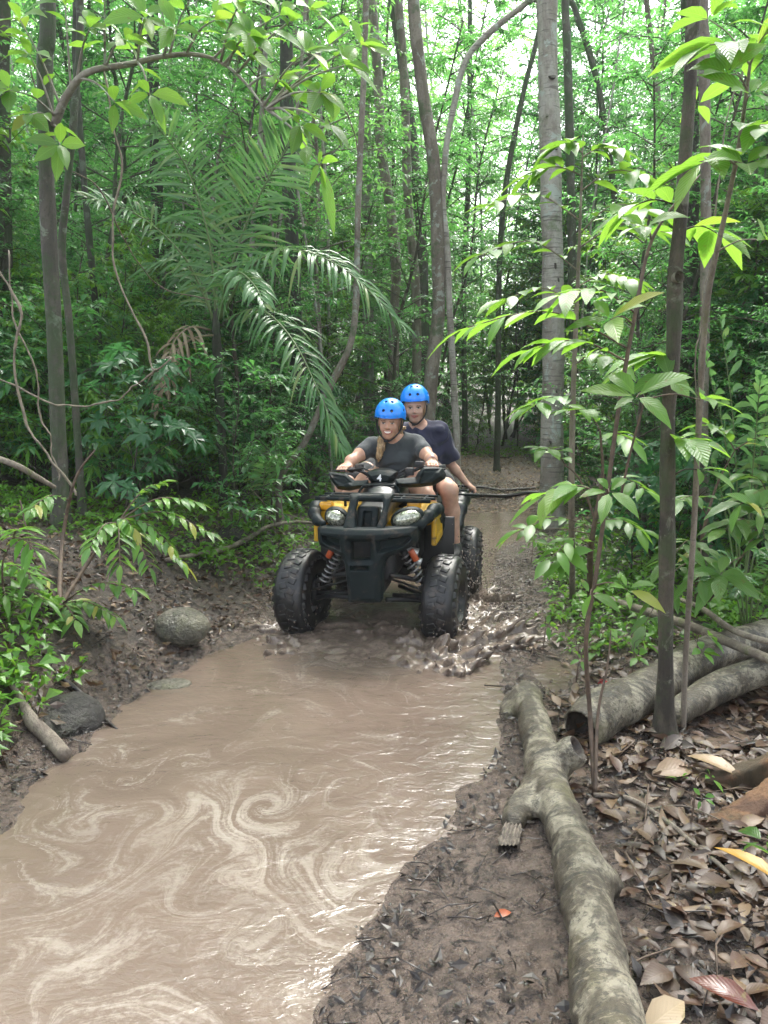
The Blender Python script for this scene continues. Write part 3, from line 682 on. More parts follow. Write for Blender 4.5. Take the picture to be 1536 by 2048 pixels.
pg = simple('gloss_black_plastic', (.009, .011, .013), .35, bs=.05, coat=.12, dirt=((.13, .10, .08), 11, .25))
yel = simple('yellow_bodywork', (.50, .29, .012), .35, var=.1, coat=.2, dirt=((.05, .036, .022), 9, .9))
rub = simple('wet_tyre_rubber', (.010, .010, .011), .42, bs=.5, bscale=28, coat=.0, dirt=((.085, .062, .048), 9, .55))
drk = simple('dark_steel', (.02, .02, .022), .5, metal=.3, dirt=((.12, .09, .07), 12, .5))
sil = simple('silver_rim', (.5, .5, .5), .3, metal=.8, dirt=((.14, .10, .08), 12, .6))
orange = simple('orange_paint', (.38, .065, .015), .4, dirt=((.1, .07, .05), 30, .4))
spring = simple('spring_coil', (.24, .24, .24), .35, metal=.6, dirt=((.14, .10, .08), 30, .5))
seatm = simple('seat_vinyl', (.012, .012, .013), .45, bs=.2)
t = NT('headlight_lens'); p = t.pos(); cc_ = t.mix(t.step(t.noise(p, 60, 2, .5, 1), .4, .6), (.13, .14, .10), (.42, .42, .34)); t.bsdf(color=cc_, rough=.08, coat=1.0, metal=.55); lensm = t.m
white = simple('white_paint', (.8, .8, .8), .5)
atv = empty('quad_bike', AXO, 'black and yellow quad bike ploughing through the muddy pool with two riders', 'quad bike', rot=(0, 0, YAW))
v5 = .0055
# front guard
bp = CP([(296, 1012), (330, 1003), (500, 1001), (720, 1003), (900, 1003), (936, 1012), (940, 1085), (926, 1128), (850, 1158), (768, 1188), (738, 1230), (726, 1300), (716, 1480), (508, 1480), (496, 1300), (490, 1230), (468, 1182), (385, 1152), (306, 1125), (296, 1085)], -.36)
h1 = CP([(345, 1048), (468, 1062), (478, 1132), (400, 1112), (352, 1088)], -.34); h2 = CP([(700, 1072), (880, 1050), (908, 1068), (860, 1118), (712, 1150)], -.34)
hc = CP([(534, 1086), (656, 1086), (656, 1192), (534, 1206)], -.36); hl = CP([(536, 1235), (650, 1235), (650, 1262), (536, 1262)], -.36)
f = plate(bp, -.40, .045, .014, [hc], cx2=1.3, shear=-.10, z0=.7, facet=.9, recess=[hl, h1, h2], rd=.055)
lo = [bp[:, 0].min()-.03, -.50, bp[:, 1].min()-.03]; hi = [bp[:, 0].max()+.03, -.18, bp[:, 1].max()+.03]
bum = sdfobj('front_bumper', f, lo, hi, .0045, pb, atv, margin=.03)
zc = Cc(500, 1003, -.38)[2]
g1 = CP([(488, 1012), (502, 900), (512, 808), (560, 806), (552, 890), (556, 940), (576, 1012)], -.30); g2 = CP([(690, 1012), (716, 940), (724, 880), (716, 806), (776, 806), (758, 900), (748, 1012)], -.30)
g3 = CP([(508, 796), (780, 796), (778, 826), (512, 826)], -.26)
f = U(plate(g1, -.37, .028, .01, shear=.75, z0=zc, facet=.6), plate(g2, -.37, .028, .01, shear=.75, z0=zc, facet=.6), plate(g3, -.37, .022, .01, shear=.75, z0=zc), k=.015)
sdfobj('guard_hoop', f, [-.3, -.45, zc-.04], [.3, -.1, zc+.26], .0045, pb, atv, margin=.03)
# bodywork
lx = lambda a, c, yy: Cc(a, c, yy)
def hood(p):
    q = p.copy(); q[:, 0] = np.abs(q[:, 0])
    d = rbox(q, (0, .17, .715), (.48, .52, .08), .04, rx(R(5)))
    d = smin(d, ell(q, (.23, .04, .735), (.13, .24, .058)), .05)
    d = smin(d, ell(q, (.31, .14, .755), (.09, .24, .05)), .05)
    d = smax(d, -rbox(q, (0, .05, .80), (.26, .8, .14), .03), .03)
    return d
sdfobj('yellow_bodywork', U(hood, k=0), [-.55, -.4, .6], [.55, .5, .9], v5, yel, atv)
def sidep(p):
    q = p.copy()
    return smax(rbox(q, (.365, .10, .66), (.035, .36, .17), .012), -rbox(q, (.39, .08, .675), (.03, .25, .10), .01), .008)
for s_ in (1, -1): sdfobj('side_panel', (lambda p: sidep(p*np.array([s_, 1, 1]))), [.30*s_-.04 if s_ > 0 else -.46, -.2, .48], [.46 if s_ > 0 else -.26, .38, .78], v5, yel, atv)
FLP = [tuple(np.abs(Cc(a, c, y_)))[:1]+(y_, Cc(a, c, y_)[2], r_) for a, c, y_, r_ in ((905, 1000, -.30, .020), (965, 985, -.25, .026), (1010, 938, -.20, .032), (1048, 898, -.08, .036), (1070, 895, .08, .038), (1080, 940, .22, .036), (1085, 1000, .27, .028), (1085, 1080, .29, .018))]
def flare(p):
    q = p
    P = FLP
    d = None
    for a, c in zip(P[:-1], P[1:]):
        e_ = cone(q*np.array([1, 1, 1]), a[:3], c[:3], a[3], c[3]); d = e_ if d is None else smin(d, e_, .03)
    return d
for s_ in (1, -1): sdfobj('fender_flare', (lambda p: flare(p*np.array([s_, 1, 1]))), [.12 if s_ > 0 else -.56, -.42, .44], [.56 if s_ > 0 else -.12, .42, .9], v5, pb, atv)
sdfobj('centre_cover', lambda p: smin(rbox(p, (0, .05, .79), (.2, .56, .12), .05, rx(R(10))), ell(p, (0, .32, .84), (.15, .2, .09)), .05), [-.2, -.35, .66], [.2, .6, .98], v5, pg, atv)
sdfobj('nose_cover', lambda p: smax(rbox(p, (0, -.24, .76), (.13, .10, .14), .02, rx(R(-20))), -rbox(p, (0, -.31, .75), (.05, .1, .11), .01), .01), [-.1, -.36, .64], [.1, -.12, .88], .004, pb, atv)
# lamps
for sx, (c0, c1, w, tx) in ((-1, (424, 948, .066, 10), ), (1, (876, 950, .086, -10))):
    c = Cc(c0, c1, -.27); Rm = ry(R(14*sx if sx < 0 else -14)) @ rz(R(30*sx))
    Rm = ry(R(-16)) @ rz(R(22)) if sx > 0 else ry(R(22)) @ rz(R(-22))
    hlp = sdfobj('headlight', lambda p, c=c, w=w, Rm=Rm: ell(p, c, (w, .06, .050), Rm), c-.12, c+.12, .004, lensm, atv)
    sdfobj('bezel', lambda p, c=c, w=w, Rm=Rm: smax(ell(p, c+np.array([0, .02, 0]), (w+.016, .062, .064), Rm), -ell(p, c-np.array([0, .03, 0]), (w, .09, .051), Rm), .004), c-.13, c+.13, .004, pb, hlp)
    c = Cc(*((362, 868) if sx < 0 else (924, 862)), -.10)
    ind = sdfobj('turn_signal', lambda p, c=c: rbox(p, c, (.085, .06, .052), .018), c-.08, c+.08, .004, simple('amber_lens', (.75, .36, .02), .2, coat=.8) if sx < 0 else bpy.data.materials['amber_lens'], atv)
# front rack
mb = MB(); zr = Cc(700, 815, .0)[2]
for yy, hw in ((-.12, .33), (-.02, .36), (.10, .36)): mb.tube([(-hw, yy+.04, zr-.004), (-hw*.6, yy, zr+.004), (hw*.6, yy, zr+.004), (hw, yy+.04, zr-.004)], [.009]*4, 8, 14)
for xx in (-.3, -.16, .16, .3): mb.tube([(xx, -.13, zr), (xx, .12, zr)], .008, 8)
for xx in (-.2, .2): mb.tube([(xx, 0, zr), (xx, .02, zr-.12)], .009, 8)
mb.box((0, -.14, zr+.004), (.70, .02, .022)); mb.obj('front_rack', pb, atv)
mb = MB(); pts = [Cc(*q, .18) for q in ((560, 800), (585, 760), (612, 738), (700, 737), (795, 738), (818, 765), (832, 800))]
mb.tube(pts, [.008]*7, 8, 24); mb.obj('dash_hoop', pb, atv)
# handlebar, guards, pod
pod = CP([(618, 654), (690, 638), (745, 640), (806, 655), (800, 700), (772, 730), (730, 742), (655, 730), (628, 702)], .26)
pd = sdfobj('instrument_pod', U(plate(pod, .30, .04, .015, facet=1.3), lambda p: ell(p, (pod[:, 0].mean(), .36, pod[:, 1].mean()), (.085, .09, .05)), k=.03), [-.2, .15, .82], [.2, .5, 1.08], .004, pb, atv, margin=.04)
pc = Cc(702, 692, .232)
hg1 = CP([(356, 660), (372, 660), (480, 672), (532, 712), (585, 710), (625, 704), (632, 752), (560, 766), (500, 780), (420, 772), (366, 705)], .20)
hg2 = CP([(798, 698), (850, 694), (925, 690), (940, 660), (975, 626), (1040, 626), (1096, 634), (1118, 676), (1114, 704), (1040, 748), (940, 756), (860, 758), (800, 742)], .20)
fc1 = CP([(380, 672), (470, 684), (520, 722), (470, 738), (400, 716)], .2); fc2 = CP([(955, 684), (985, 640), (1080, 640), (1030, 690), (960, 735)], .2)
for pl, fc in ((hg1, fc1), (hg2, fc2)):
    f = plate(pl, .20, .014, .006, tx=.22, facet=1.4, recess=[fc])
    sdfobj('hand_guard', f, [pl[:, 0].min()-.03, .12, pl[:, 1].min()-.03], [pl[:, 0].max()+.03, .42, pl[:, 1].max()+.03], .004, pb, atv, margin=.05)
gripL = L(690, 938, .32); gripR = L(868, 934, .32)
mb = MB(); a0 = np.array([gripL[0]-.07, .37, gripL[2]-.005]); a1 = np.array([gripR[0]+.07, .37, gripR[2]-.005])
mb.tube([a0, a0+[.16, -.03, -.005], (-.08, .35, .93), (.08, .35, .93), a1+[-.16, -.03, -.005], a1], [.011]*6, 10, 40)
mb.tube([(0, .36, .93), (0, .25, .6)], .022, 10)
hb = mb.obj('handlebar', drk, atv)
for a in (a0, a1):
    s_ = 1 if a is a0 else -1
    mb = MB(); mb.tube([a, a+[.12*s_, -.022, -.004]], [.019, .018], 12); mb.obj('grip', seatm, hb)
    mb = MB(); mb.box(a+[.165*s_, -.045, .022], (.055, .035, .035)); mb.tube([a+[.15*s_, -.05, .01], a+[.06*s_, -.085, .0], a+[-.01*s_, -.075, -.004]], [.006, .005, .006], 6, 10); bevelmod(mb.obj('control_lever', drk, hb), .003)
mb = MB()
for q in ([(575, 650), (620, 660), (640, 700)], [(520, 640), (600, 628), (650, 660)], [(900, 640), (850, 660), (800, 690)], [(880, 625), (850, 640), (820, 660)], [(610, 640), (640, 650), (620, 690)]):
    mb.tube([Cc(*w, .3) for w in q], [.004]*3, 6, 12)
mb.obj('brake_cable', pg, hb)
mb = MB(); mb.box(Cc(895, 650, .30), (.055, .03, .05)); bevelmod(mb.obj('brake_reservoir', drk, hb), .006)
# plate number 4 on the pod
cu = bpy.data.curves.new('number', 'FONT'); cu.body = '4'; cu.size = .062; cu.extrude = .0015; cu.align_x = 'CENTER'; cu.align_y = 'CENTER'; cu.offset = .0012
tmp = bpy.data.objects.new('number', cu); COL.objects.link(tmp); bpy.context.view_layer.update()
nm = bpy.data.meshes.new_from_object(tmp.evaluated_get(bpy.context.evaluated_depsgraph_get())); bpy.data.objects.remove(tmp)
nm.materials.clear(); nm.materials.append(white); no = link('number', nm, pd); no.location = (pc[0], .2185, pc[2]); no.rotation_euler = (R(90), 0, 0)
# frame, engine, panels
f = U(lambda p: rbox(p, (0, .15, .50), (.30, .75, .26), .05), lambda p: rbox(p, (0, .75, .46), (.36, .9, .36), .06), lambda p: rbox(p, (0, -.1, .33), (.16, .4, .10), .03), k=.04)
sdfobj('chassis', f, [-.3, -.4, .2], [.3, 1.35, .8], .008, drk, atv)
for s_ in (-1, 1):
    mb = MB(); mb.box((.34*s_, .34, .50), (.22, .02, .38)); mb.box((.245*s_, .20, .58), (.015, .28, .26)); bevelmod(mb.obj('mud_flap', seatm, atv), .004)
    mb = MB()
    mb.tube([(.12*s_, -.22, .42), (.28*s_, -.08, .36), (.40*s_, 0, .30)], [.015, .014, .017], 8, 10); mb.tube([(.13*s_, .1, .42), (.40*s_, .02, .31)], .013, 8)
    mb.tube([(.10*s_, -.22, .27), (.28*s_, -.08, .235), (.41*s_, 0, .19)], [.015, .014, .018], 8, 10); mb.tube([(.12*s_, .12, .27), (.40*s_, .02, .2)], .014, 8)
    mb.tube([(.08*s_, -.05, .36), (.39*s_, -.07, .27)], .008, 8)
    mb.tube([(.40*s_, 0, .15), (.41*s_, 0, .36)], [.028, .024], 10); mb.tube([(.1*s_, 0, .24), (.42*s_, 0, .235)], .014, 8)
    mb.obj('suspension_arm', drk, atv)
for s_ in (-1, 1):
    a = np.array([.185*s_, -.14, .56]); c = np.array([.325*s_, -.10, .31]); 
    mb = MB(); mb.tube([a, c], .011, 8); mb.tube([a, a+(c-a)*.3], .022, 12); so = mb.obj('shock_absorber', drk, atv)
    tt = np.linspace(.12, .92, 130); ax = nrm(c-a); u = nrm(np.cross(ax, [0, 1, .2])); w = np.cross(ax, u); ph = tt*2*np.pi*8.5
    mb = MB(); mb.tube(a+(c-a)*tt[:, None]+.030*(np.cos(ph)[:, None]*u+np.sin(ph)[:, None]*w), .0062, 6); mb.obj('coil_spring', spring, so)
    q = a+np.array([.055*s_, -.02, -.005]); mb = MB(); mb.tube([q-ax*.010, q+ax*.065], .020, 14); o = mb.obj('reservoir', orange, so); bevelmod(o, .004)
mb = MB(); q = Cc(895, 1175, -.05); mb.tube([q+[-.09, .0, .01], q+[-.02, 0, .012], q+[.05, 0, -.004]], [.018, .032, .038], 14); mb.tube([q+[.04, -.03, -.035], q+[.075, -.03, -.045]], [.02, .026], 12); mb.obj('exhaust_pipe', simple('dull_aluminium', (.5, .5, .5), .35, metal=.7, dirt=((.12, .09, .07), 20, .5)), atv)
# wheels
def wheel(c, w, rr, spin, steer=0):
    root = empty('wheel', c); root.parent = atv; root.rotation_euler = (spin, 0, steer)
    prof = []
    for a in np.linspace(-1, 1, 25):
        h = w*.5*math.copysign(abs(math.sin(a*1.5708))**.8, a); r_ = .135+(rr-.135)*(max(0, 1-abs(a)**3.2))**.55
        prof.append((r_, h))
    prof = [(.125, -w*.30)]+prof+[(.125, w*.30)]
    mb = MB(); mb.lathe(prof, (0, 0, 0), (1, 0, 0), 64)
    n = 26
    for k in range(n):
        for j, (hh, off, wd) in enumerate(((-.40, 0, .26), (-.13, .5, .2), (.14, 0, .2), (.40, .5, .26))):
            th = (k+off)*2*np.pi/n; rad = rr-.004-(.030 if abs(hh) > .3 else .002); Rm = rx(th)
            cc = Rm @ np.array([hh*w, 0, rad+(0 if abs(hh) > .3 else .002)]); tl = ry(math.copysign(.55, hh) if abs(hh) > .3 else 0)
            mb.box(cc, (wd*w*1.15, .040, .018), Rm @ tl @ rz(.3*(1 if j % 2 else -1)))
    o = bevelmod(mb.obj('tyre', rub, root), .004)
    mb = MB()
    for s_ in (-1, 1): mb.lathe([(.142, .34*w*s_), (.146, .30*w*s_), (.128, .27*w*s_), (.122, .10*w*s_), (.122, 0)], (0, 0, 0), (1, 0, 0), 40)
    mb.lathe([(.0, .20*w), (.035, .20*w), (.04, .14*w), (.055, .10*w)], (0, 0, 0), (1, 0, 0), 20)
    for k in range(8):
        Rm = rx(k*np.pi/4); cc = Rm @ np.array([.11*w, 0, .085]); mb.box(cc, (.02, .030, .082), Rm @ ry(.25))
    mb.lathe([(.05, .02*w), (.121, -.02*w)], (0, 0, 0), (1, 0, 0), 30)
    mb.obj('rim', sil, root)
wheel((-.475, 0, .230), .205, .275, .1, R(-7)); wheel((.43, 0, .225), .205, .275, .6, R(-6)); wheel((-.42, 1.20, .20), .23, .275, .3); wheel((.455, 1.20, .20), .23, .275, .9)
# rear
def rearf(p):
    q = p.copy(); q[:, 2] += .07; q[:, 0] = np.abs(q[:, 0]); P = [(.40, .78, .50, .035), (.42, .84, .62, .045), (.43, .95, .72, .05), (.43, 1.15, .76, .055), (.42, 1.4, .74, .05), (.40, 1.55, .66, .04)]; d = None
    for a, c in zip(P[:-1], P[1:]):
        e_ = cone(q, a[:3], c[:3], a[3], c[3]); d = e_ if d is None else smin(d, e_, .03)
    d = smin(d, rbox(q, (.2, 1.15, .76), (.40, .75, .06), .03), .05)
    return smax(d, -cone(q, (.2, 1.2, .38), (.7, 1.2, .38), .29, .29), .02)
sdfobj('rear_fender', rearf, [-.52, .7, .42], [.52, 1.66, .86], .007, pg, atv)
sdfobj('seat', lambda p: smin(rbox(p, (0, .85, .80), (.26, .7, .12), .05), rbox(p, (0, 1.15, .86), (.28, .5, .12), .05), .06)+.002*noise3(p[:, 0]*20, p[:, 1]*20, p[:, 2]*20), [-.2, .4, .7], [.2, 1.5, .96], .007, seatm, atv)
mb = MB(); zz = .735
for xx in (.14, .22, .30, .38, .46): 
    for s_ in (-1, 1): mb.tube([(xx*s_, 1.10, zz), (xx*s_, 1.6, zz)], .009, 8)
mb.tube([(-.5, 1.18, zz-.01), (-.47, 1.1, zz), (.47, 1.1, zz), (.5, 1.18, zz-.01)], [.011]*4, 8, 14); mb.tube([(-.5, 1.18, zz), (-.5, 1.62, zz), (.5, 1.62, zz), (.5, 1.18, zz)], [.011]*4, 8); mb.tube([(-.46, 1.35, zz), (.46, 1.35, zz)], .009, 8)
for s_ in (-1, 1): mb.tube([(.4*s_, 1.3, zz), (.38*s_, 1.3, .66)], .01, 8)
mb.obj('rear_rack', pb, atv)
for s_ in (-1, 1): mb = MB(); mb.box((.33*s_, .62, .33), (.2, .42, .03)); bevelmod(mb.obj('footrest', pb, atv), .006)

# ------------------------------------------------------------------ riders
def skinmat(name, col, lip):
    t = NT(name); p = t.pos(); n = t.noise(p, 22, 4); c = t.mix(t.step(n, .35, .65), tuple(x*.88 for x in col), tuple(min(1, x*1.08) for x in col))
    c = t.mix(t.math('MULTIPLY', t.step(t.noise(p, 7, 3), .5, .75), .25), c, (col[0]*1.02, col[1]*.72, col[2]*.66))
    t.bsdf(color=c, rough=.48, spec=.4, sss=.08, normal=t.bump(t.noise(p, 240, 3), .12, .002)); return t.m
skin1 = skinmat('skin_tanned', (.47, .27, .19), 0); skin2 = skinmat('skin_fair', (.49, .30, .225), 0)
lipm = simple('lips', (.36, .12, .10), .4); teeth = simple('teeth', (.82, .78, .70), .25); eyem = simple('eye_dark', (.03, .022, .02), .2); browm = simple('brow', (.16, .10, .06), .7)
eyew = simple('eye_white', (.45, .38, .34), .3); shade = simple('mouth_dark', (.07, .03, .03), .6); nail = skin1
helm = simple('blue_helmet', (.002, .22, .82), .33, var=.04, coat=.35, dirt=((.06, .12, .2), 40, .1)); inner = simple('helmet_lining', (.01, .01, .012), .8)
strapm = simple('black_strap', (.008, .008, .01), .6)
def clothmat(name, col, fold=.6):
    t = NT(name); p = t.pos(); n = t.noise(p, 9, 3, .5, .8); c = t.mix(t.step(n, .3, .7), tuple(x*.85 for x in col), tuple(x*1.15 for x in col))
    t.bsdf(color=c, rough=.85, sheen=.15, normal=t.bump(t.math('ADD', t.math('MULTIPLY', n, 2.5), t.math('MULTIPLY', t.noise(p, 600, 2), .12)), fold, .008)); return t.m
shirt1 = clothmat('charcoal_shirt', (.028, .034, .038)); shirt2 = clothmat('navy_shirt', (.018, .019, .048)); shortm = clothmat('dark_shorts', (.012, .012, .016)); shoem = simple('shoe', (.03, .03, .03), .6)
t = NT('blond_hair'); p = t.pos(); st = t.noise(t.scl(p, (60, 60, 4)), 3, 4, .6); t.bsdf(color=t.mix(t.step(st, .35, .65), (.16, .095, .045), (.46, .31, .16)), rough=.5, normal=t.bump(st, .8, .006)); hairm = t.m
def frame(fwd, up):
    f = nrm(fwd); r = nrm(np.cross(f, up)); u = np.cross(r, f); return np.stack([r, f, u], 1)   # columns right, forward, up
def chain(p, pts, k=.02):
    d = None
    for a, c in zip(pts[:-1], pts[1:]):
        e_ = cone(p, a[:3], c[:3], a[3], c[3]); d = e_ if d is None else smin(d, e_, k)
    return d
def head_sdf(Hc, F, smile, s=1.0):
    """head centred at eye level; F columns right, forward, up"""
    def f(p):
        q = (p-Hc)@F/s; m = q.copy(); m[:, 0] = np.abs(q[:, 0])
        d = ell(q, (0, -.012, .035), (.074, .094, .088))                     # skull
        d = smin(d, ell(q, (0, .030, -.035), (.058, .058, .078)), .035)      # face
        d = smin(d, ell(q, (0, .052, -.094), (.027, .026, .022)), .03)       # chin
        d = smin(d, ell(m, (.034, .056, -.034), (.024, .020, .020+.003*smile)), .018)   # cheeks
        d = smin(d, ell(m, (.026, .078, .018), (.028, .010, .008)), .012)    # brow ridge
        d = smax(d, -ell(m, (.031, .100, -.001), (.017, .016, .011)), .014)  # eye sockets
        d = smin(d, ell(m, (.031, .074, -.001), (.012, .011, .008)), .004)   # eyeballs
        n_ = chain(q, [(0, .083, .008, .006), (0, .101, -.028, .010)]); n_ = smin(n_, ell(m, (.010, .090, -.032), (.008, .010, .007)), .006)
        d = smin(d, n_, .010)
        if smile:
            d = smax(d, -ell(q, (0, .098, -.062), (.025, .016, .008)), .006); d = smin(d, ell(q, (0, .074, -.060), (.023, .010, .008)), .002)
        d = smin(d, chain(m, [(0, .088, -.0545, .004), (.012, .086, -.053, .0042), (.026+.004*smile, .074, -.054+.005*smile, .0025)], .003), .004)
        d = smin(d, chain(m, [(0, .086, -.068-.004*smile, .0055), (.014, .083, -.066-.003*smile, .005), (.026+.003*smile, .073, -.056+.005*smile, .0025)], .003), .005)
        d = smin(d, ell(m, (.076, -.012, -.010), (.008, .019, .031)), .008)  # ears
        return d*s
    return f
def face_paint(Hc, F, smile, s=1.0):
    def g(c):
        q = (c-Hc)@F/s; m = np.abs(q[:, 0]); out = np.zeros(len(c), int)
        hy = (q[:, 1] > .045)
        eye = hy & (((m-.031)/.0145)**2+((q[:, 2]+.0005)/(.0052 if smile else .0055))**2 < 1); out[eye] = 4
        ir = hy & (((m-.031)/.0068)**2+((q[:, 2])/.0055)**2 < 1); out[ir] = 2
        lash = hy & (((m-.031)/.0165)**2+((q[:, 2]-.0055)/.0026)**2 < 1); out[lash] = 2
        br = hy & (np.abs(q[:, 2]-.0185+.12*np.abs(m-.03)) < .0030) & (m > .014) & (m < .047); out[br] = 3
        yy = -.054+.22*np.maximum(m-.012, 0)*smile
        lip = hy & (m < .028+.005*smile) & (q[:, 2] < yy+.0045-.06*m) & (q[:, 2] > -.073-.003*smile+m*m*14) ; out[lip] = 1
        if smile:
            tt = hy & ((m/.024)**2+((q[:, 2]+.0605-m*m*6)/.0062)**2 < 1); out[tt] = 5
        else: out[hy & (m < .024) & (np.abs(q[:, 2]+.0605) < .0013)] = 6
        return out
    return g
def hand(p, c, ax, out, palmc, gr=.019, s=1.0, thumb=1):
    """closed hand round a bar: c centre of bar, ax along the bar (thumb side +), out = direction of knuckles, palmc toward the wrist"""
    ax = nrm(ax); out = nrm(out); w = nrm(palmc); d = None; lens = (.9, 1.0, .97, .82)
    for i in range(4):
        o = c+ax*(.030-.020*i)*s; r1 = (.0092-.0004*i)*s; g = gr+.007
        k0 = o+w*(g+.020)+out*.012; k1 = o+out*(g+.006)*lens[i]+w*.012; k2 = o+out*g*.75*lens[i]-w*(g*.85); k3 = o-out*(.003+.004*i*.3)-w*(g+.003)
        f = chain(p, [(*k0, r1*1.1), (*k1, r1*1.05), (*k2, r1*.95), (*k3, r1*.85)], .006)
        d = f if d is None else smin(d, f, .0035)
    pm = c+w*(gr+.040)*s+out*.006; B = np.stack([ax, w, nrm(np.cross(ax, w))], 1)
    d = smin(d, ell(p, pm, (.042*s, .036*s, .019*s), B), .018)
    t0 = pm+ax*.030*s-out*.004; t1 = c+ax*.046*s+w*.014-out*.012; t2 = c+ax*.034*s-out*(gr+.006)-w*.010
    d = smin(d, chain(p, [(*t0, .012*s), (*t1, .0105*s), (*t2, .009*s)], .006), .008)
    return d
def helmet(name, Hc, F, s, parent, off, tilt=0.0):
    Fh = F@rx(tilt); o = Hc+F@np.array([0, -.008, .036])*s
    holes = [(Fh@nrm(np.array(v))) for v in ((-.24, .86, .50), (.24, .86, .50), (-.20, .45, 1.0), (.20, .45, 1.0), (-.2, -.3, 1), (.2, -.3, 1), (.95, .2, .5), (-.95, .2, .5), (.9, -.35, .5), (-.9, -.35, .5))]
    def f(p):
        q = (p-o)@Fh/s; d = ell(q, (0, -.002, .010), (.108, .126, .116)); 
        cut = -(q[:, 2]-.016+.14*np.maximum(-q[:, 1], 0)+.016*sstep(.05, .11, q[:, 1])*0+.03*sstep(.06, .1, np.abs(q[:, 0]))*sstep(.08, .0, q[:, 1]))
        d = smax(d, cut, .006); d = smax(d, -ell(q, (0, -.002, .006), (.094, .111, .100)), .004)
        lip = np.abs(cut-.004)-.004; d = smin(d, smax(np.abs(ell(q, (0, -.002, .010), (.109, .127, .117)))-.002, lip, .002), .003)
        for h in holes: d = smax(d, -(cone(p, o+h*.06*s, o+h*.15*s, .0098*s, .0098*s)), .003)
        return d*s
    def pt(c):
        q = (c-o)@Fh/s; return (ell(q, (0, -.002, .010), (.108, .126, .116)) < -.005).astype(int)
    h = sdfobj(name, f, o-.16, o+.17, .0036, [helm, inner], parent, pt, margin=.02, offset=off)
    mb = MB()
    for sg in (-1, 1):
        pts = [(.088*sg, .045, .02), (.083*sg, .040, -.04), (.058*sg, .052, -.085), (.018*sg, .058, -.122), (-.004*sg, .060, -.126)]
        mb.tube([Hc+F@np.array(a)*s-off for a in pts], [.0045, .0045, .005, .006, .006], 8, 20)
        pts = [(.090*sg, -.03, .0), (.084*sg, .0, -.045), (.070*sg, .035, -.075)]
        mb.tube([Hc+F@np.array(a)*s-off for a in pts], [.004]*3, 6, 10)
    b_ = Hc+F@np.array([.012, .064, -.125])*s-off; mb.box(b_, (.026, .014, .018), F)
    mb.obj('chin_strap', strapm, h)
    return h
def person(loc_label, loc, body, lo, hi, skin, paint, h=.0045):
    e = empty('person', AXO+VX*loc[0]+VY*loc[1]+np.array([0, 0, loc[2]]), loc_label, 'person', rot=(0, 0, YAW))
    b_ = sdfobj('body', body, lo, hi, h, [skin, lipm, eyem, browm, eyew, teeth, shade], e, paint, margin=.02, offset=loc)
    return e
# front rider
Hc = L(780, 843, .575); F = frame((-.02, -1, -.12), (.05, -.08, 1)); hs = .98
nk = L(790, 878, .66); chest = L(795, 905, .67); pel = np.array([.03, .82, .90])
shL = L(742, 892, .655); shR = L(835, 888, .655); elL = L(704, 921, .47); elR = L(862, 918, .47)
haL = L(687, 937, .335); haR = L(866, 930, .335); wrL = haL+nrm(elL-haL)*.075; wrR = haR+nrm(elR-haR)*.075
knL = np.array([-.26, .43, .80]); knR = np.array([.25, .43, .80]); anL = np.array([-.33, .56, .42]); anR = np.array([.33, .56, .42])
hd = head_sdf(Hc, F, 1, hs)
def body1(p):
    d = hd(p); d = smin(d, cone(p, Hc+F@np.array([0, -.02, -.07]), nk+np.array([0, .02, -.02]), .052, .056), .03)
    T_ = smin(ell(p, chest+np.array([0, .02, -.03]), (.155, .10, .17)), cone(p, chest+np.array([0, .06, -.16]), pel, .115, .14), .08)
    T_ = smin(T_, cone(p, shL+[.03, 0, -.005], shR-[.03, 0, .005], .052, .052), .06)
    d = smin(d, T_, .03)
    for a, c, w_, h_, ax in ((shL, elL, wrL, haL, 1), (shR, elR, wrR, haR, -1)):
        d = smin(d, chain(p, [(*a, .050), (*(a*.5+c*.5), .045), (*c, .036)], .03), .03)
        d = smin(d, chain(p, [(*c, .037), (*(c*.65+w_*.35+np.array([0, 0, .004])), .038), (*w_, .026)], .02), .02)
    for s_, k_, an in ((-1, knL, anL), (1, knR, anR)):
        d = smin(d, chain(p, [(.10*s_, .80, .90, .095), (*((k_+np.array([.10*s_, .80, .90]))*.5+[0, 0, .01]), .082), (*k_, .062)], .05), .05)
        d = smin(d, chain(p, [(*k_, .060), (*(k_*.6+an*.4+np.array([0, .02, 0])), .052), (*an, .036)], .03), .02)
    d = smin(d, hand(p, haL+np.array([.0, 0, -.006]), (1, -.1, 0), (0, -.9, .45), wrL-haL, s=.98), .012)
    d = smin(d, hand(p, haR+np.array([.0, 0, -.006]), (-1, -.1, 0), (0, -.9, .45), wrR-haR, s=.98), .012)
    return d
LO1 = np.array([-.46, .16, .34]); HI1 = np.array([.46, 1.02, 1.52]); base1 = np.array([.0, .80, .80])
w1 = person('smiling person in blue helmet and charcoal t-shirt steering the quad bike', base1, body1, LO1, HI1, skin1, face_paint(Hc, F, 1, hs))
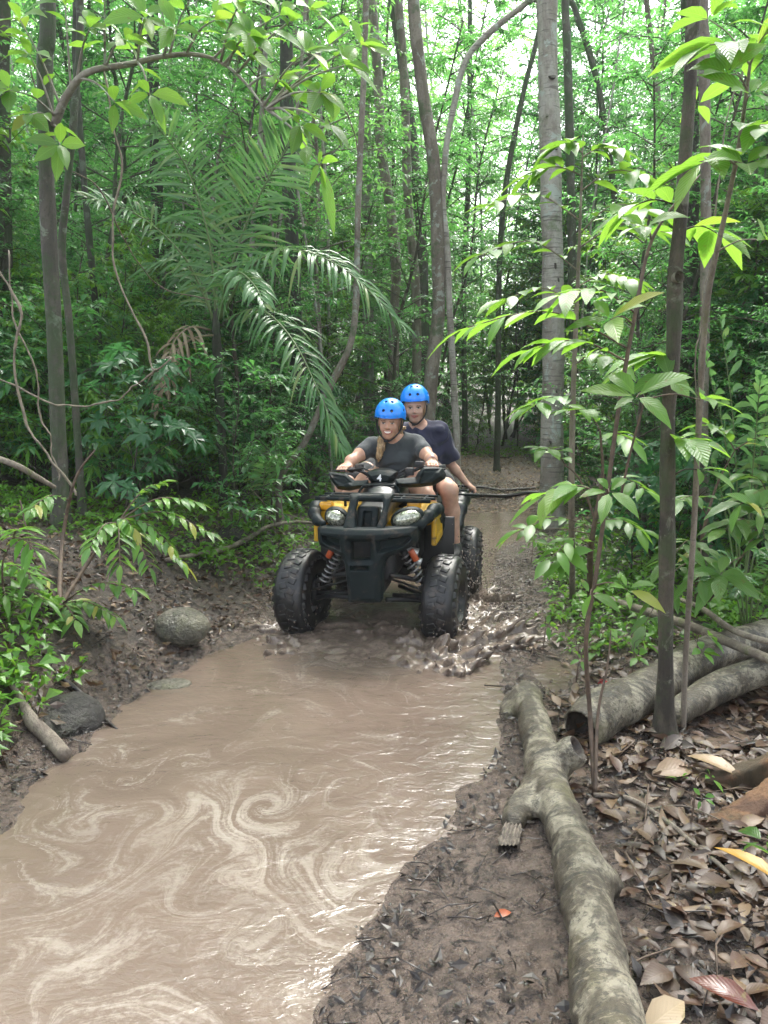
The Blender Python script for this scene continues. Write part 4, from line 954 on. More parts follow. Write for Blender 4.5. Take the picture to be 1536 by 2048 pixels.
def shirt_1(p):
    T_ = smin(ell(p, chest+np.array([0, .02, -.03]), (.163, .108, .178)), cone(p, chest+np.array([0, .06, -.16]), pel, .124, .15), .08)
    for s_ in (-1, 1): T_ = smin(T_, ell(p, chest+np.array([.062*s_, -.066, -.045]), (.062, .048, .055)), .05)
    T_ = smin(T_, cone(p, shL+[.03, 0, -.003], shR-[.03, 0, .003], .060, .060), .06)
    T_ = smin(T_, cone(p, nk+np.array([0, .02, -.035]), nk+np.array([0, .03, -.01]), .075, .066), .03)
    for a, c in ((shL, elL), (shR, elR)): T_ = smin(T_, cone(p, a, a+(c-a)*.48, .060, .056), .035)
    T_ = smax(T_, -cone(p, nk+np.array([-.003, -.020, -.012]), nk+np.array([0, -.045, .12]), .056, .085), .012)
    n = .0045*np.sin((p[:, 2]*48+18*noise3(p[:, 0]*6, p[:, 1]*6, p[:, 2]*6)))*sstep(1.12, .95, p[:, 2])+.004*noise3(p[:, 0]*14, p[:, 1]*14, p[:, 2]*14)
    return T_+n*.8
sdfobj('t_shirt', shirt_1, [-.34, .38, .78], [.34, 1.0, 1.3], .005, shirt1, w1, margin=.02, offset=base1)
def shorts_1(p):
    d = ell(p, (0.02, .84, .90), (.19, .17, .12))
    for s_, k_ in ((-1, knL), (1, knR)): d = smin(d, cone(p, (.10*s_, .80, .90), (k_*.5+np.array([.10*s_, .80, .90])*.5), .103, .094), .05)
    return d
sdfobj('shorts', shorts_1, [-.36, .5, .76], [.36, 1.06, 1.04], .007, shortm, w1, margin=.02, offset=base1)
helmet('helmet', Hc, F, .98, w1, base1, R(-4))
pt_ = [Hc+F@np.array([.0, -.10, -.04]), Hc+F@np.array([-.05, -.07, -.09]), L(764, 880, .585), L(762, 896, .565), L(758, 912, .56), L(757, 924, .562)]
rr_ = [.028, .026, .026, .024, .018, .004]
sdfobj('hair', lambda p: smin(chain(p, [(*a, r_) for a, r_ in zip(pt_, rr_)], .02), ell(p, Hc+F@np.array([0, -.045, -.01]), (.080, .065, .088)), .02)+.003*np.sin(p[:, 0]*500+p[:, 1]*300), Hc+[-.2, -.2, -.34], Hc+[.2, .25, .12], .004, hairm, w1, margin=.02, offset=base1)
sdfobj('hair_bun', lambda p: ell(p, L(806, 856, .66), (.022, .03, .016))+.003*np.sin(p[:, 2]*500), L(806, 856, .66)-.06, L(806, 856, .66)+.06, .004, hairm, w1, offset=base1)
mb = MB(); ax = nrm(elR-wrR); mb.lathe([(.031, -.006), (.034, -.006), (.034, .006), (.031, .006), (.031, -.006)], wrR+ax*.012-base1, ax, 24); mb.lathe([(.001, .002), (.014, .002), (.014, 0)], wrR+ax*.012+np.array([.01, -.01, .034])-base1, (.2, -.2, 1), 16)
mb.obj('wristwatch', simple('watch_band', (.35, .25, .25), .4), w1)
for s_, an in ((-1, anL), (1, anR)): sdfobj('shoe', lambda p: smin(ell(p, an+np.array([0, -.07, -.04]), (.045, .12, .035)), ell(p, an, (.045, .05, .05)), .03), an-.2, an+[.1, .12, .1], .006, shoem, w1, offset=base1)

# rear rider
Hc2 = L(830, 812, 1.00); F2 = frame((.10, -1, -.16), (-.03, -.1, 1)); h2s = .98
nk2 = L(838, 850, 1.09); ch2 = nk2+np.array([.01, .02, -.15]); pel2 = np.array([.05, 1.16, 1.0])
sL2 = nk2+np.array([-.165, .0, -.045]); sR2 = L(880, 862, 1.10); eR2 = L(899, 925, 1.22); hR2 = L(919, 1000, 1.26); hR2[2] = .745; hR2[0] = .50; wR2 = hR2+nrm(eR2-hR2)*.075
eL2 = sL2+np.array([-.02, .10, -.25]); hL2 = np.array([-.40, 1.26, .745]); wL2 = hL2+nrm(eL2-hL2)*.075
kR2 = L(868, 992, .60); kR2 = np.array([.385, .60, .83]); kL2 = np.array([-.36, .64, .83]); aR2 = np.array([.42, .72, .42]); aL2 = np.array([-.38, .74, .42])
hd2 = head_sdf(Hc2, F2, 0, h2s)
def body2(p):
    d = hd2(p); d = smin(d, cone(p, Hc2+F2@np.array([0, -.02, -.07]), nk2+np.array([0, .02, -.02]), .052, .058), .03)
    T_ = smin(ell(p, ch2, (.16, .10, .17)), cone(p, ch2+np.array([0, .03, -.12]), pel2, .115, .13), .08)
    T_ = smin(T_, cone(p, sL2+[.03, 0, 0], sR2-[.03, 0, 0], .05, .05), .06); d = smin(d, T_, .03)
    for a, c, w_, h_ in ((sL2, eL2, wL2, hL2), (sR2, eR2, wR2, hR2)):
        d = smin(d, chain(p, [(*a, .048), (*(a*.5+c*.5), .042), (*c, .035)], .03), .03)
        d = smin(d, chain(p, [(*c, .036), (*(c*.65+w_*.35), .034), (*w_, .024)], .02), .02)
        d = smin(d, hand(p, h_, (0, 1, 0), (math.copysign(1, h_[0])*.8, 0, .5), w_-h_, gr=.011, s=.95), .012)
    for s_, k_, an in ((-1, kL2, aL2), (1, kR2, aR2)):
        hp = np.array([.12*s_, 1.14, .97])
        d = smin(d, chain(p, [(*hp, .09), (*((k_+hp)*.5), .08), (*k_, .062)], .05), .05)
        d = smin(d, chain(p, [(*k_, .060), (*(k_*.62+an*.38+np.array([0, .02, 0])), .053), (*an, .036)], .03), .02)
    return d
base2 = np.array([.05, 1.15, .86])
w2 = person('person in navy t-shirt and blue helmet seated behind, holding the rear rack', base2, body2, np.array([-.52, .44, .34]), np.array([.62, 1.46, 1.62]), skin2, face_paint(Hc2, F2, 0, h2s), h=.0048)
def shirt_2(p):
    T_ = smin(ell(p, ch2, (.172, .115, .18)), cone(p, ch2+np.array([0, .03, -.12]), pel2, .14, .16), .08)
    T_ = smin(T_, cone(p, sL2+[.03, 0, 0], sR2-[.03, 0, 0], .062, .062), .06)
    T_ = smin(T_, cone(p, nk2+np.array([0, .02, -.03]), nk2+np.array([0, .03, -.005]), .078, .068), .03)
    for a, c in ((sL2, eL2), (sR2, eR2)): T_ = smin(T_, cone(p, a, a+(c-a)*.82+np.array([math.copysign(.012, a[0]), 0, 0]), .064, .074), .04); T_ = smax(T_, (p-(a+(c-a)*.88))@nrm(c-a)-10*(np.abs(p[:, 0]-c[0]) > .14), .006)
    T_ = smax(T_, -cone(p, nk2+np.array([0, -.022, -.012]), nk2+np.array([0, -.045, .12]), .058, .09), .012)
    n = .006*np.sin(p[:, 2]*45+14*noise3(p[:, 0]*5, p[:, 1]*5, p[:, 2]*5))+.006*noise3(p[:, 0]*11, p[:, 1]*11, p[:, 2]*11)
    return T_+n*.8
sdfobj('t_shirt', shirt_2, [-.36, .86, .80], [.46, 1.42, 1.42], .0055, shirt2, w2, margin=.03, offset=base2)
def shorts_2(p):
    d = ell(p, (.05, 1.16, .96), (.19, .17, .12))
    for s_, k_ in ((-1, kL2), (1, kR2)):
        hp = np.array([.12*s_, 1.14, .97]); d = smin(d, cone(p, hp, hp+(k_-hp)*.78, .10, .088), .05)
    return d
sdfobj('shorts', shorts_2, [-.5, .6, .8], [.54, 1.4, 1.14], .007, shortm, w2, margin=.02, offset=base2)
helmet('helmet', Hc2, F2, .98, w2, base2, R(3))
sdfobj('hair', lambda p: smax(ell(p, Hc2+F2@np.array([0, -.035, -.028]), (.088, .066, .085)), -((p-Hc2)@F2)[:, 2]-.088, .01)+.0035*np.sin(p[:, 0]*420), Hc2-.2, Hc2+.2, .004, hairm, w2, margin=.02, offset=base2)
for s_, an in ((-1, aL2), (1, aR2)): sdfobj('shoe', lambda p: smin(ell(p, an+np.array([0, -.07, -.04]), (.045, .12, .035)), ell(p, an, (.045, .05, .05)), .03), an-.2, an+[.1, .12, .1], .006, shoem, w2, offset=base2)

# ------------------------------------------------------------------ mud thrown up by the wheels
t = NT('mud_splash'); p = t.pos(); n = t.noise(p, 25, 5, .65, .8)
t.bsdf(color=t.mix(t.step(n, .4, .62), (.10, .075, .058), (.20, .155, .122)), rough=.3, normal=t.bump(t.noise(p, 30, 3, .6), .5, .012)); M['splash'] = t.m
sr = np.random.default_rng(12)
def wp(x, y, z): return AXO+VX*x+VY*y+np.array([0, 0, z])
SP = []
def burst(c, n, spread, hgt, rad0, dirx=0.0, diry=0.0):
    for i in range(int(n*1.3)):
        rad = rad0*(.45+.5*sr.random()); a = sr.random()*6.283; r0 = spread*sr.random()**.7; o = c+np.array([math.cos(a)*r0, math.sin(a)*r0*.8, -.02])
        h = hgt*(.35+.65*sr.random())*(1-.6*(r0/spread)); e_ = o+np.array([math.cos(a)*h*.7+dirx*h, math.sin(a)*h*.6+diry*h, h])
        SP.append((o, e_, rad*(.8+.7*sr.random()), rad*.15))
burst(wp(.44, -.22, 0), 50, .28, .17, .030, .5, -.4); burst(wp(.66, .05, 0), 46, .30, .20, .032, .8, 0); burst(wp(.30, -.10, 0), 26, .2, .10, .028, -.3, -.6)
burst(wp(-.46, -.16, 0), 16, .20, .07, .024, 0, -.5); burst(wp(-.66, .05, 0), 16, .18, .09, .022, -.8, 0); burst(wp(-.25, .2, 0), 14, .2, .08, .025)
burst(wp(.62, 1.0, 0), 30, .28, .12, .03, .8, -.4); burst(wp(.70, .6, 0), 20, .2, .10, .03, .8, 0); burst(wp(-.05, -.05, 0), 16, .25, .07, .024, 0, -.5)
burst(wp(.50, -.42, 0), 40, .30, .14, .028, .3, -.8); burst(wp(.80, -.05, 0), 34, .26, .15, .028, .9, -.2); burst(wp(-.50, -.34, 0), 26, .24, .09, .024, -.2, -.8); burst(wp(-.75, -.05, 0), 20, .18, .09, .022, -.9, 0)
SPa = [(np.asarray(a), np.asarray(b_), r1, r2) for a, b_, r1, r2 in SP]
def splash(p):
    wv = p+.022*np.stack([noise3(p[:, 0]*9, p[:, 1]*9, p[:, 2]*9), noise3(p[:, 1]*9+7, p[:, 2]*9, p[:, 0]*9), noise3(p[:, 2]*9, p[:, 0]*9, p[:, 1]*9+3)], 1)
    d = p[:, 2]-.012-.06*np.abs(noise3(p[:, 0]*7, p[:, 1]*9, p[:, 0]*0+2.2))**1.3*sstep(.85, .3, np.hypot(p[:, 0]-.1, (p[:, 1]-4.85)*.8))+.05*sstep(.45, .85, np.hypot(p[:, 0]-.1, (p[:, 1]-4.85)*.8)+.16*noise3(p[:, 0]*3.5, p[:, 1]*3.5, p[:, 0]*0))
    for a, b_, r1, r2 in SPa:
        m = (np.abs(wv-(a+b_)/2).max(1) < .32)
        if m.any(): dd = cone(wv[m], a, b_, r1, r2); d[m] = smin(d[m], dd, .045)
    return d
sp_o = sdfobj('mud_splash', splash, [-1.15, 3.7, -.05], [1.35, 6.3, .28], .0085, M['splash'], margin=.06)
tag(sp_o, 'churned brown water and mud thrown up round the wheels', 'splash', kind='stuff')
mb = MB(); oct_ = np.array([[1, 0, 0], [-1, 0, 0], [0, 1, 0], [0, -1, 0], [0, 0, 1], [0, 0, -1]]); of = np.array([[0, 2, 4], [2, 1, 4], [1, 3, 4], [3, 0, 4], [2, 0, 5], [1, 2, 5], [3, 1, 5], [0, 3, 5]])
for i in range(2200):
    a = sr.random(); c = [wp(.50, -.1, .08), wp(.66, .25, .14), wp(.62, .55, .36), wp(-.5, -.1, .05), wp(.7, 1.0, .1)][sr.integers(5)]
    q = c+sr.normal(size=3)*np.array([.20, .20, .085]); q[2] = max(q[2], .01); s_ = .0022+.0045*sr.random()**2
    mb.add(q+(oct_*np.array([1, 1, 1.5]))*s_, [of])
tag(mb.obj('mud_droplets', M['splash']), 'drops of muddy water flying beside the wheels', 'splash', kind='stuff')

# ------------------------------------------------------------------ logs
def logsdf(paths, noise=.006, k=.05, cuts=(), nf=9):
    def f(p):
        d = None
        for P in paths:
            e_ = chain(p, P, .02); d = e_ if d is None else smin(d, e_, k)
        d = d+noise*noise3(p[:, 0]*nf, p[:, 1]*nf, p[:, 2]*nf)+noise*.5*noise3(p[:, 0]*nf*3, p[:, 1]*nf*3, p[:, 2]*nf*3)+noise*.28*noise3(p[:, 0]*nf*8, p[:, 1]*nf*5, p[:, 2]*nf*8)
        for o, n, dep in cuts: d = smax(d, -cone(p, np.asarray(o), np.asarray(o)+nrm(n)*.2, dep, dep), .006)
        return d
    return f
def gp(px, py, dz, r): return (*(G(px, py)+np.array([0, 0, dz])), r)
def logobj(name, label, paths, cat='log', h=.009, noise=.004, k=.05, cuts=(), mat='bark_log', base=None, paint=None, parts=None, nf=9):
    paths = [[tuple(q) for q in smooth_path(np.array(P), 4*len(P))] for P in paths]
    A = np.array([q for P in paths for q in P]); lo = (A[:, :3]-A[:, 3:]).min(0)-.04; hi = (A[:, :3]+A[:, 3:]).max(0)+.04
    base = A[0, :3] if base is None else base
    o = sdfobj(name, logsdf(paths, noise, k, cuts, nf), lo, hi, h, [M[mat], M['rot']], None, paint, margin=.05, offset=base); o.location = tuple(base)
    tag(o, label, cat); return o, base
# long foreground log: heights chosen so that it lies on the mud
def lg(px, py, r, up=0.0): g = G(px, py, r*.75+up); return (*g, r)
main = [lg(1052, 1385, 0.0588, .01), lg(1070, 1455, 0.0638), lg(1090, 1530, 0.0689), lg(1104, 1590, 0.0655), lg(1140, 1680, 0.0613), lg(1165, 1770, 0.0655), lg(1190, 1880, 0.0647), lg(1206, 1990, 0.0689), lg(1235, 2110, 0.0722), lg(1280, 2300, .09)]
A = {k: np.array(v) for k, v in enumerate(main)}
e1 = nrm(np.array([.70, -.30, .62])); sb_ = A[2][:3]+[.0, -.01, .0]
stubR = [(*sb_, .058), (*(sb_+e1*.09), .050), (*(sb_+e1*.135), .046)]; so1 = sb_+e1*.185
stubL = [lg(1082, 1570, .046), lg(1046, 1612, .042, -.01), lg(1030, 1642, .036, -.015)]
knob = [lg(1050, 1400, .05), lg(1022, 1412, .036, -.01), lg(1018, 1432, .03, -.02)]
bump_ = [lg(1180, 1760, .06), lg(1212, 1765, .035, -.01), lg(1222, 1778, .030, -.02)]
lo_, lb_ = logobj('fallen_log', 'long pale mottled log with a sawn branch stub lying lengthwise in the foreground mud', [main, stubR, stubL, knob, bump_], cuts=[(so1, e1, .052), (so1-e1*.03, e1, .036)], h=.0058, noise=.007, nf=12,
    paint=lambda c: (((cone(c, so1, so1+e1*.2, .052, .052) < .0045) | (cone(c, so1-e1*.03, so1+e1*.2, .036, .036) < .0045)) | (np.linalg.norm(c-np.array(bump_[2][:3]), axis=1) < .03)).astype(int))
lo_.data.materials[1] = M['rot']
so_ = np.array(stubL[2][:3]); tip = G(1008, 1722, .014); dv = nrm(tip-so_); sv = nrm(np.cross(dv, [0, 0, 1.])); uv_ = np.cross(sv, dv); ln_ = np.linalg.norm(tip-so_)
def splint(p):
    q = p-so_; a_ = q@dv; c_ = q@sv; h_ = q@uv_; lim = ln_*(.75+.30*noise3(c_*90, c_*0, c_*0+3))
    d = np.maximum(np.abs(c_)-.030+.006*noise3(a_*30, c_*0, c_*0), np.abs(h_)-.013-.004*np.sin(c_*520+a_*12)); return np.maximum(d, np.maximum(a_-lim, -a_-.03))*.7
sdfobj('splintered_end', splint, so_-.16, so_+.16, .0036, simple('grey_splinters', (.11, .09, .07), .6, var=.6, vscale=70, bs=.9), lo_, margin=.03, offset=lb_)
l2 = [lg(1172, 1452, .098, -.01), lg(1225, 1415, .100), lg(1300, 1378, .096, .01), lg(1390, 1322, .092, .02), lg(1470, 1292, .085, .03), lg(1560, 1262, .08, .04), lg(1700, 1215, .08, .05)]
e2 = nrm(np.array(l2[0][:3])-np.array(l2[1][:3]))
logobj('fallen_log', 'thick hollow log with a broken open end lying behind the brown sapling', [l2], cuts=[(np.array(l2[0][:3])+e2*.0, e2, .080), (np.array(l2[0][:3])+e2*.17, e2, .15)], h=.010,
       paint=lambda c: (np.linalg.norm(c-np.array(l2[0][:3])-e2*.0, axis=1) < .088).astype(int), noise=.008)
l3 = [lg(1345, 1432, .050, .02), lg(1390, 1402, .062, .03), lg(1450, 1368, .066, .05), lg(1540, 1338, .066, .08), lg(1650, 1330, .07, .1)]
logobj('fallen_log', 'pale curved log resting beside the hollow log at the right edge', [l3], h=.010)
def stick(name, label, pts, r, mat='twig', cat='branch', seg=7, n=24, sub=()):
    P = np.array(pts); b0 = P[0]; mb = MB(); mb.tube(P-b0, r, seg, n)
    for q, rr in sub: mb.tube(np.array(q)-b0, rr, 5, 10)
    o = mb.obj(name, M[mat]); o.location = tuple(b0); return tag(o, label, cat)
g = lambda a, c, dz=.01: G(a, c, dz)
M['bark_stick'] = barkmat('bark_stick', (.16, .13, .10), (.26, .22, .17), (.12, .14, .05), 12, .3)
stick('fallen_branch', 'long grey branch slanting down over the two right hand logs', [g(1190, 1190, .06), g(1290, 1222, .10), g(1380, 1252, .14), g(1470, 1290, .20), g(1590, 1340, .22)], [.022, .026, .026, .024, .022], 'bark_stick')
stick('fallen_branch', 'thinner grey branch crossing above the thick hollow log', [g(1330, 1190, .12), g(1400, 1215, .18), g(1470, 1262, .24), g(1560, 1290, .26)], [.012, .016, .017, .016], 'bark_stick')
stick('fallen_branch', 'dark branch lying on the wet ground below the curved log', [g(1375, 1508), g(1430, 1506, .02), g(1500, 1492, .02), g(1580, 1480, .02)], [.014, .018, .02, .02], 'twig_dark')
stick('fallen_branch', 'pale thin branch running from the forked stem across the leaf litter', [g(1188, 1590, .02), g(1260, 1598, .03), g(1330, 1640, .03), g(1390, 1690, .03), g(1440, 1730, .03), g(1475, 1765, .02)], [.009, .010, .009, .008, .007, .005], 'bark_stick', sub=[([g(1300, 1618, .03), g(1370, 1612, .05), g(1440, 1640, .05)], [.005, .002])])
stick('fallen_branch', 'pale crooked branch lying along the left bank towards the front wheel', [g(330, 1120, .03), g(400, 1108, .05), g(450, 1098, .07), g(500, 1075, .09), g(540, 1052, .11), g(600, 1044, .12), g(660, 1052, .08)], [.014, .018, .021, .021, .019, .016, .012], 'bark_stick', sub=[([g(552, 1050, .11), g(530, 1010, .35), g(500, 975, .5)], [.009, .003])])
stick('fallen_pole', 'smooth grey broken pole slanting down the dark bank to the water', [g(0, 1335, .06), g(40, 1395, .05), g(62, 1440, .04), g(100, 1478, .035), g(132, 1512, .03)], [.010, .013, .030, .032, .028], 'bark_stick', cat='stick', seg=10)
stick('fallen_branch', 'dark root like branch beside the grey boulder at the far left', [g(110, 1345, .03), g(160, 1385, .03), g(195, 1425, .02), g(235, 1460, .02)], [.012, .013, .011, .006], 'twig_dark')
stick('fallen_branch', 'brown branch at the left edge above the ferns', [at(-40, 905, 4.6), at(30, 930, 4.6), at(75, 955, 4.7), at(110, 975, 4.8)], [.016, .02, .018, .012], 'bark_stick')
stick('tree_root', 'dark wet root crossing the trail behind the riders', [g(900, 988, .01), g(950, 990, .03), g(1010, 992, .03), g(1060, 985, .03), g(1110, 990, .0)], [.02, .026, .03, .026, .03], 'twig_dark', cat='root')
stick('tree_root', 'second thinner dark root just beyond the first one across the trail', [g(920, 978, .01), g(960, 974, .03), g(1000, 980, .03), g(1040, 978, .03), g(1080, 976, .0)], [.012, .018, .02, .018, .02], 'twig_dark', cat='root')
stick('tree_root', 'thin root on the dry brown rise of the trail', [g(930, 910, .01), g(965, 905, .03), g(1000, 915, .02), g(1030, 912, .02)], [.012, .016, .014, .01], 'twig_dark', cat='root')
# buttressed tree at the right edge
bb = onground(1.66, 2.62, 0)
def butt(p):
    q = p-bb; d = cone(q, (0, 0, -.1), (0, 0, 3.2), .13, .10)
    for a, ln in ((2.75, .50), (3.45, .60), (4.3, .46), (5.3, .4), (.6, .4), (1.6, .45)):
        dx, dy = math.cos(a), math.sin(a); t_ = q[:, 0]*dx+q[:, 1]*dy; w_ = np.abs(-q[:, 0]*dy+q[:, 1]*dx)
        top = .60*np.exp(-np.maximum(t_, 0)/(ln*.45))-.10; e_ = np.maximum(np.maximum(w_-.030-.02*sstep(.2, 0, q[:, 2]), q[:, 2]-top), np.maximum(t_-ln-.1*0, -t_)); d = smin(d, e_*.7, .10)
    return d+.006*noise3(p[:, 0]*14, p[:, 1]*14, p[:, 2]*6)
e = empty('buttressed_tree', bb, 'orange brown tree with plank like roots at the right edge of the picture', 'tree')
sdfobj('trunk', butt, bb-[.62, .62, .06], bb+[.62, .62, 3.2], .014, M['root'], e, margin=.06, offset=bb)
c = link('crown', crownm[0][1], e); c.location = (0, 0, 5.5); 
mb = MB(); mb.tube([(0, 0, 3.1), (.1, .1, 5.5), (.0, .2, 8)], [.10, .08, .04], 10, 12); mb.obj('upper_trunk', M['root'], e)

# ------------------------------------------------------------------ rocks
def rock(label, c, size, rot=0, mat=None, seed=0, sq=1.0, h=.012):
    B = rz(rot); c = np.asarray(c, float)
    f = lambda p: smin(ell(p, c, size, B), ell(p, c+B@np.array([size[0]*.3, 0, size[2]*.1]), np.array(size)*.75, B), .05)+.10*min(size)*noise3(p[:, 0]*5+seed, p[:, 1]*5, p[:, 2]*5)*sq+.03*min(size)*noise3(p[:, 0]*22+seed, p[:, 1]*22, p[:, 2]*22)
    m_ = max(size)*1.25+.03; o = sdfobj('rock', f, c-m_, c+m_, h, mat, margin=.05, offset=c); o.location = tuple(c); return tag(o, label, 'rock')
def rockmat(name, a, b_, moss, rough, ms=.4):
    t = NT(name); p = t.pos(); c = t.mix(t.step(t.noise(p, 14, 6, .7), .4, .62), a, b_); c = t.mix(t.math('MULTIPLY', t.step(t.noise(p, 60, 3, .7), .55, .68), .6), c, tuple(x*1.8 for x in b_))
    c = t.mix(t.math('MULTIPLY', t.step(t.noise(p, 6, 5, .7), .5, .62), ms), c, moss)
    t.bsdf(color=c, rough=rough, normal=t.bump(t.math('ADD', t.noise(p, 50, 6, .7), t.math('MULTIPLY', t.noise(p, 12, 5, .7), 2)), .9, .02)); return t.m
rkm = rockmat('rock_mossy', (.085, .08, .06), (.17, .155, .12), (.10, .10, .035), .32); rkd = rockmat('rock_dark', (.016, .014, .012), (.04, .036, .03), (.03, .035, .015), .5); rkb = rockmat('rock_muddy', (.20, .145, .11), (.27, .2, .15), (.1, .1, .05), .2, .1)
q = G(364, 1282); rock('smooth rounded greenish boulder at the edge of the muddy water', q+[0, 0, .085], (.155, .13, .105), -.3, rkm, 1, .7)
q = G(520, 1302); rock('small muddy stone poking out of the water in front of the wheel', q+[0, 0, .0], (.075, .06, .04), 0, rkb, 2)
q = G(95, 1470); rock('large dark grey rock set into the left bank behind the broken pole', q+[-.06, .10, -.035], (.25, .16, .13), .7, rkd, 3, 3.0)
q = G(330, 1375); rock('flat grey stone at the water line of the left bank', q+[0, 0, .0], (.12, .07, .03), .2, rkm, 5)
q = G(462, 1085); rock('angular grey stone above the pale crooked branch', q+[0, 0, .04], (.10, .09, .10), .8, rkd, 8, 1.8)

# ------------------------------------------------------------------ palm
def frond(rm, lm, pts, n, LL, W, N, r, droop=.25, t0=.12, rw=.012, vang=.35, prof=None):
    S = smooth_path(pts, 40); rm.tube(S, np.linspace(rw, rw*.2, 40), 6)
    T = nrm(np.gradient(S, axis=0)); tt = np.linspace(t0, .99, n)
    ip = lambda A: np.stack([np.interp(tt, np.linspace(0, 1, 40), A[:, a]) for a in range(3)], 1)
    P = ip(S); TT = nrm(ip(T)); N = np.asarray(N, float); side = nrm(np.cross(TT, N)); Nn = np.cross(side, TT)
    a = np.interp(tt, [0, .6, 1], [1.25, 1.0, .35])[:, None]
    prof_ = (prof(tt) if prof else np.interp(tt, [0, .25, .6, 1], [.55, 1, .85, .35]))
    for s_ in (-1, 1):
        D = nrm(TT*np.cos(a)+side*s_*np.sin(a)+Nn*vang+r.normal(size=(n, 3))*.13)
        leafbatch(lm, P, D, nrm(Nn-side*s_*vang+r.normal(size=(n, 3))*.1), LL*prof_*(.78+.34*r.random(n)), W, droop*(.6+.8*r.random(n)), .3, True)
pb_ = at(432, 640, 7.2); gb = onground(pb_[0], 7.2, -.05)
palm = empty('palm', gb, 'large young palm with long arching feathery fronds left of the riders', 'palm')
r_ = np.random.default_rng(9); OFF = gb
mb = MB(); mb.tube([(0, 0, 0), (.02, 0, .5), pb_-gb-np.array([0, 0, .25]), pb_-gb+np.array([0, 0, .1])], [.05, .04, .045, .02], 10, 14); mb.obj('trunk', M['bark_moss'], palm)
FR = [([(432, 640), (418, 480), (375, 340), (322, 262), (300, 236)], [7.2, 7.1, 7.0, 6.8, 6.6], 40, .52, .027, (.35, -1, .15), .25),
      ([(440, 620), (480, 480), (530, 370), (572, 300), (590, 262)], [7.2, 7.2, 7.1, 7.0, 6.9], 42, .60, .030, (-.15, -1, .2), .12),
      ([(440, 640), (500, 535), (585, 500), (690, 540), (800, 648)], [7.2, 7.0, 6.7, 6.4, 6.2], 44, .50, .028, (0, -.25, 1), .75),
      ([(428, 640), (372, 520), (290, 440), (215, 405), (180, 400)], [7.2, 7.0, 6.8, 6.6, 6.5], 34, .42, .026, (.1, -.6, .8), .35),
      ([(450, 640), (520, 620), (585, 680), (640, 790), (684, 900)], [7.2, 6.9, 6.5, 6.2, 6.0], 42, .42, .028, (.5, -.6, .5), .7),
      ([(440, 640), (455, 560), (480, 545), (512, 575), (528, 610)], [7.2, 6.9, 6.5, 6.2, 6.0], 22, .34, .036, (.2, -.7, .7), .6),
      ([(432, 640), (440, 500), (470, 400), (520, 330)], [7.2, 7.6, 7.9, 8.2], 34, .5, .034, (-.2, -1, .3), .25),
      ([(425, 640), (400, 560), (340, 520), (270, 560)], [7.2, 7.4, 7.5, 7.5], 34, .45, .034, (0, -.5, 1), .5)]
for pp, dd, n, LL, W, N, dr in FR:
    rm, lm = MB(), MB(); frond(rm, lm, [at(a, c, d)-OFF for (a, c), d in zip(pp, dd)], n, LL, W, N, r_, dr)
    fr_ = rm.obj('frond', simple('frond_rib', (.10, .15, .05), .5) if 'frond_rib' not in bpy.data.materials else bpy.data.materials['frond_rib'], palm); lm.obj('leaflets', M['leaf_palm'], fr_)
for pp, dd in (([(420, 660), (380, 655), (345, 690), (335, 760)], [7.2, 6.9, 6.7, 6.6]), ([(430, 670), (380, 680), (330, 730), (318, 800)], [7.2, 6.9, 6.7, 6.6])):
    rm, lm = MB(), MB(); frond(rm, lm, [at(a, c, d)-OFF for (a, c), d in zip(pp, dd)], 9, .30, .032, (0, -.5, 1), r_, 1.1, t0=.3)
    fr_ = rm.obj('dead_frond', M['leaf_dead'], palm); lm.obj('leaflets', M['leaf_dead'], fr_)
def lowpalm(label, base_px, d, tips, LL, n=20, W=.03):
    c = at(*base_px, d); gb = onground(c[0], d, -.03); e = empty('low_palm', gb, label, 'palm')
    for tx, ty, td in tips:
        rm, lm = MB(), MB(); tp = at(tx, ty, td); mid = (gb+tp)/2+np.array([0, 0, .25]); frond(rm, lm, [np.zeros(3), mid-gb, tp-gb], n, LL, W, (0, -.3, 1), r_, .35, t0=.35, rw=.007)
        f_ = rm.obj('frond', bpy.data.materials['frond_rib'], e); lm.obj('leaflets', M['leaf_palm'], f_)
lowpalm('small palm seedling with spread fronds behind the left bank, left of the drooping frond', (300, 1000), 6.6, [(235, 858, 6.4), (330, 870, 6.3), (270, 905, 6.0), (210, 900, 6.3)], .22)
lowpalm('small palm seedling between the drooping palm frond and the front wheel', (520, 1000), 6.8, [(600, 905, 6.4), (470, 895, 6.6), (540, 925, 6.2), (585, 880, 6.8)], .22)
lowpalm('low fan of narrow pale fronds on the right behind the saplings', (1500, 1000), 4.9, [(1410, 720, 4.6), (1440, 640, 4.8), (1560, 640, 4.6), (1380, 860, 4.8), (1520, 760, 4.3), (1600, 800, 4.6)], .26, 12, .045)
lowpalm('yellow green fern like plant behind the curved log on the right', (1500, 1220), 4.3, [(1400, 1180, 4.0), (1430, 1130, 4.2), (1520, 1110, 4.1), (1570, 1170, 4.0), (1470, 1190, 3.9)], .14, 18, .018)

# ------------------------------------------------------------------ foreground plants
def whorl(lf, c, ax, k, L, W, r, ang=1.15, droop=.35, st=None):
    ax = nrm(ax); aa = np.arange(k)*6.283/k*1.02+r.random()*6+r.normal(size=k)*.28; u = nrm(np.cross(ax, [.9, .1, .2])); v = np.cross(ax, u); an = ang*(.75+.45*r.random(k))[:, None]
    D = nrm((np.cos(aa)[:, None]*u+np.sin(aa)[:, None]*v)*np.sin(an)+ax*np.cos(an)); s_ = (.45+.75*r.random(k))
    leafbatch(lf, np.repeat(np.asarray(c)[None], k, 0)+D*.012, D, np.tile(ax, (k, 1))+r.normal(size=(k, 3))*.2, L*s_, W*s_, droop*(.6+.8*r.random(k)), .18, True)
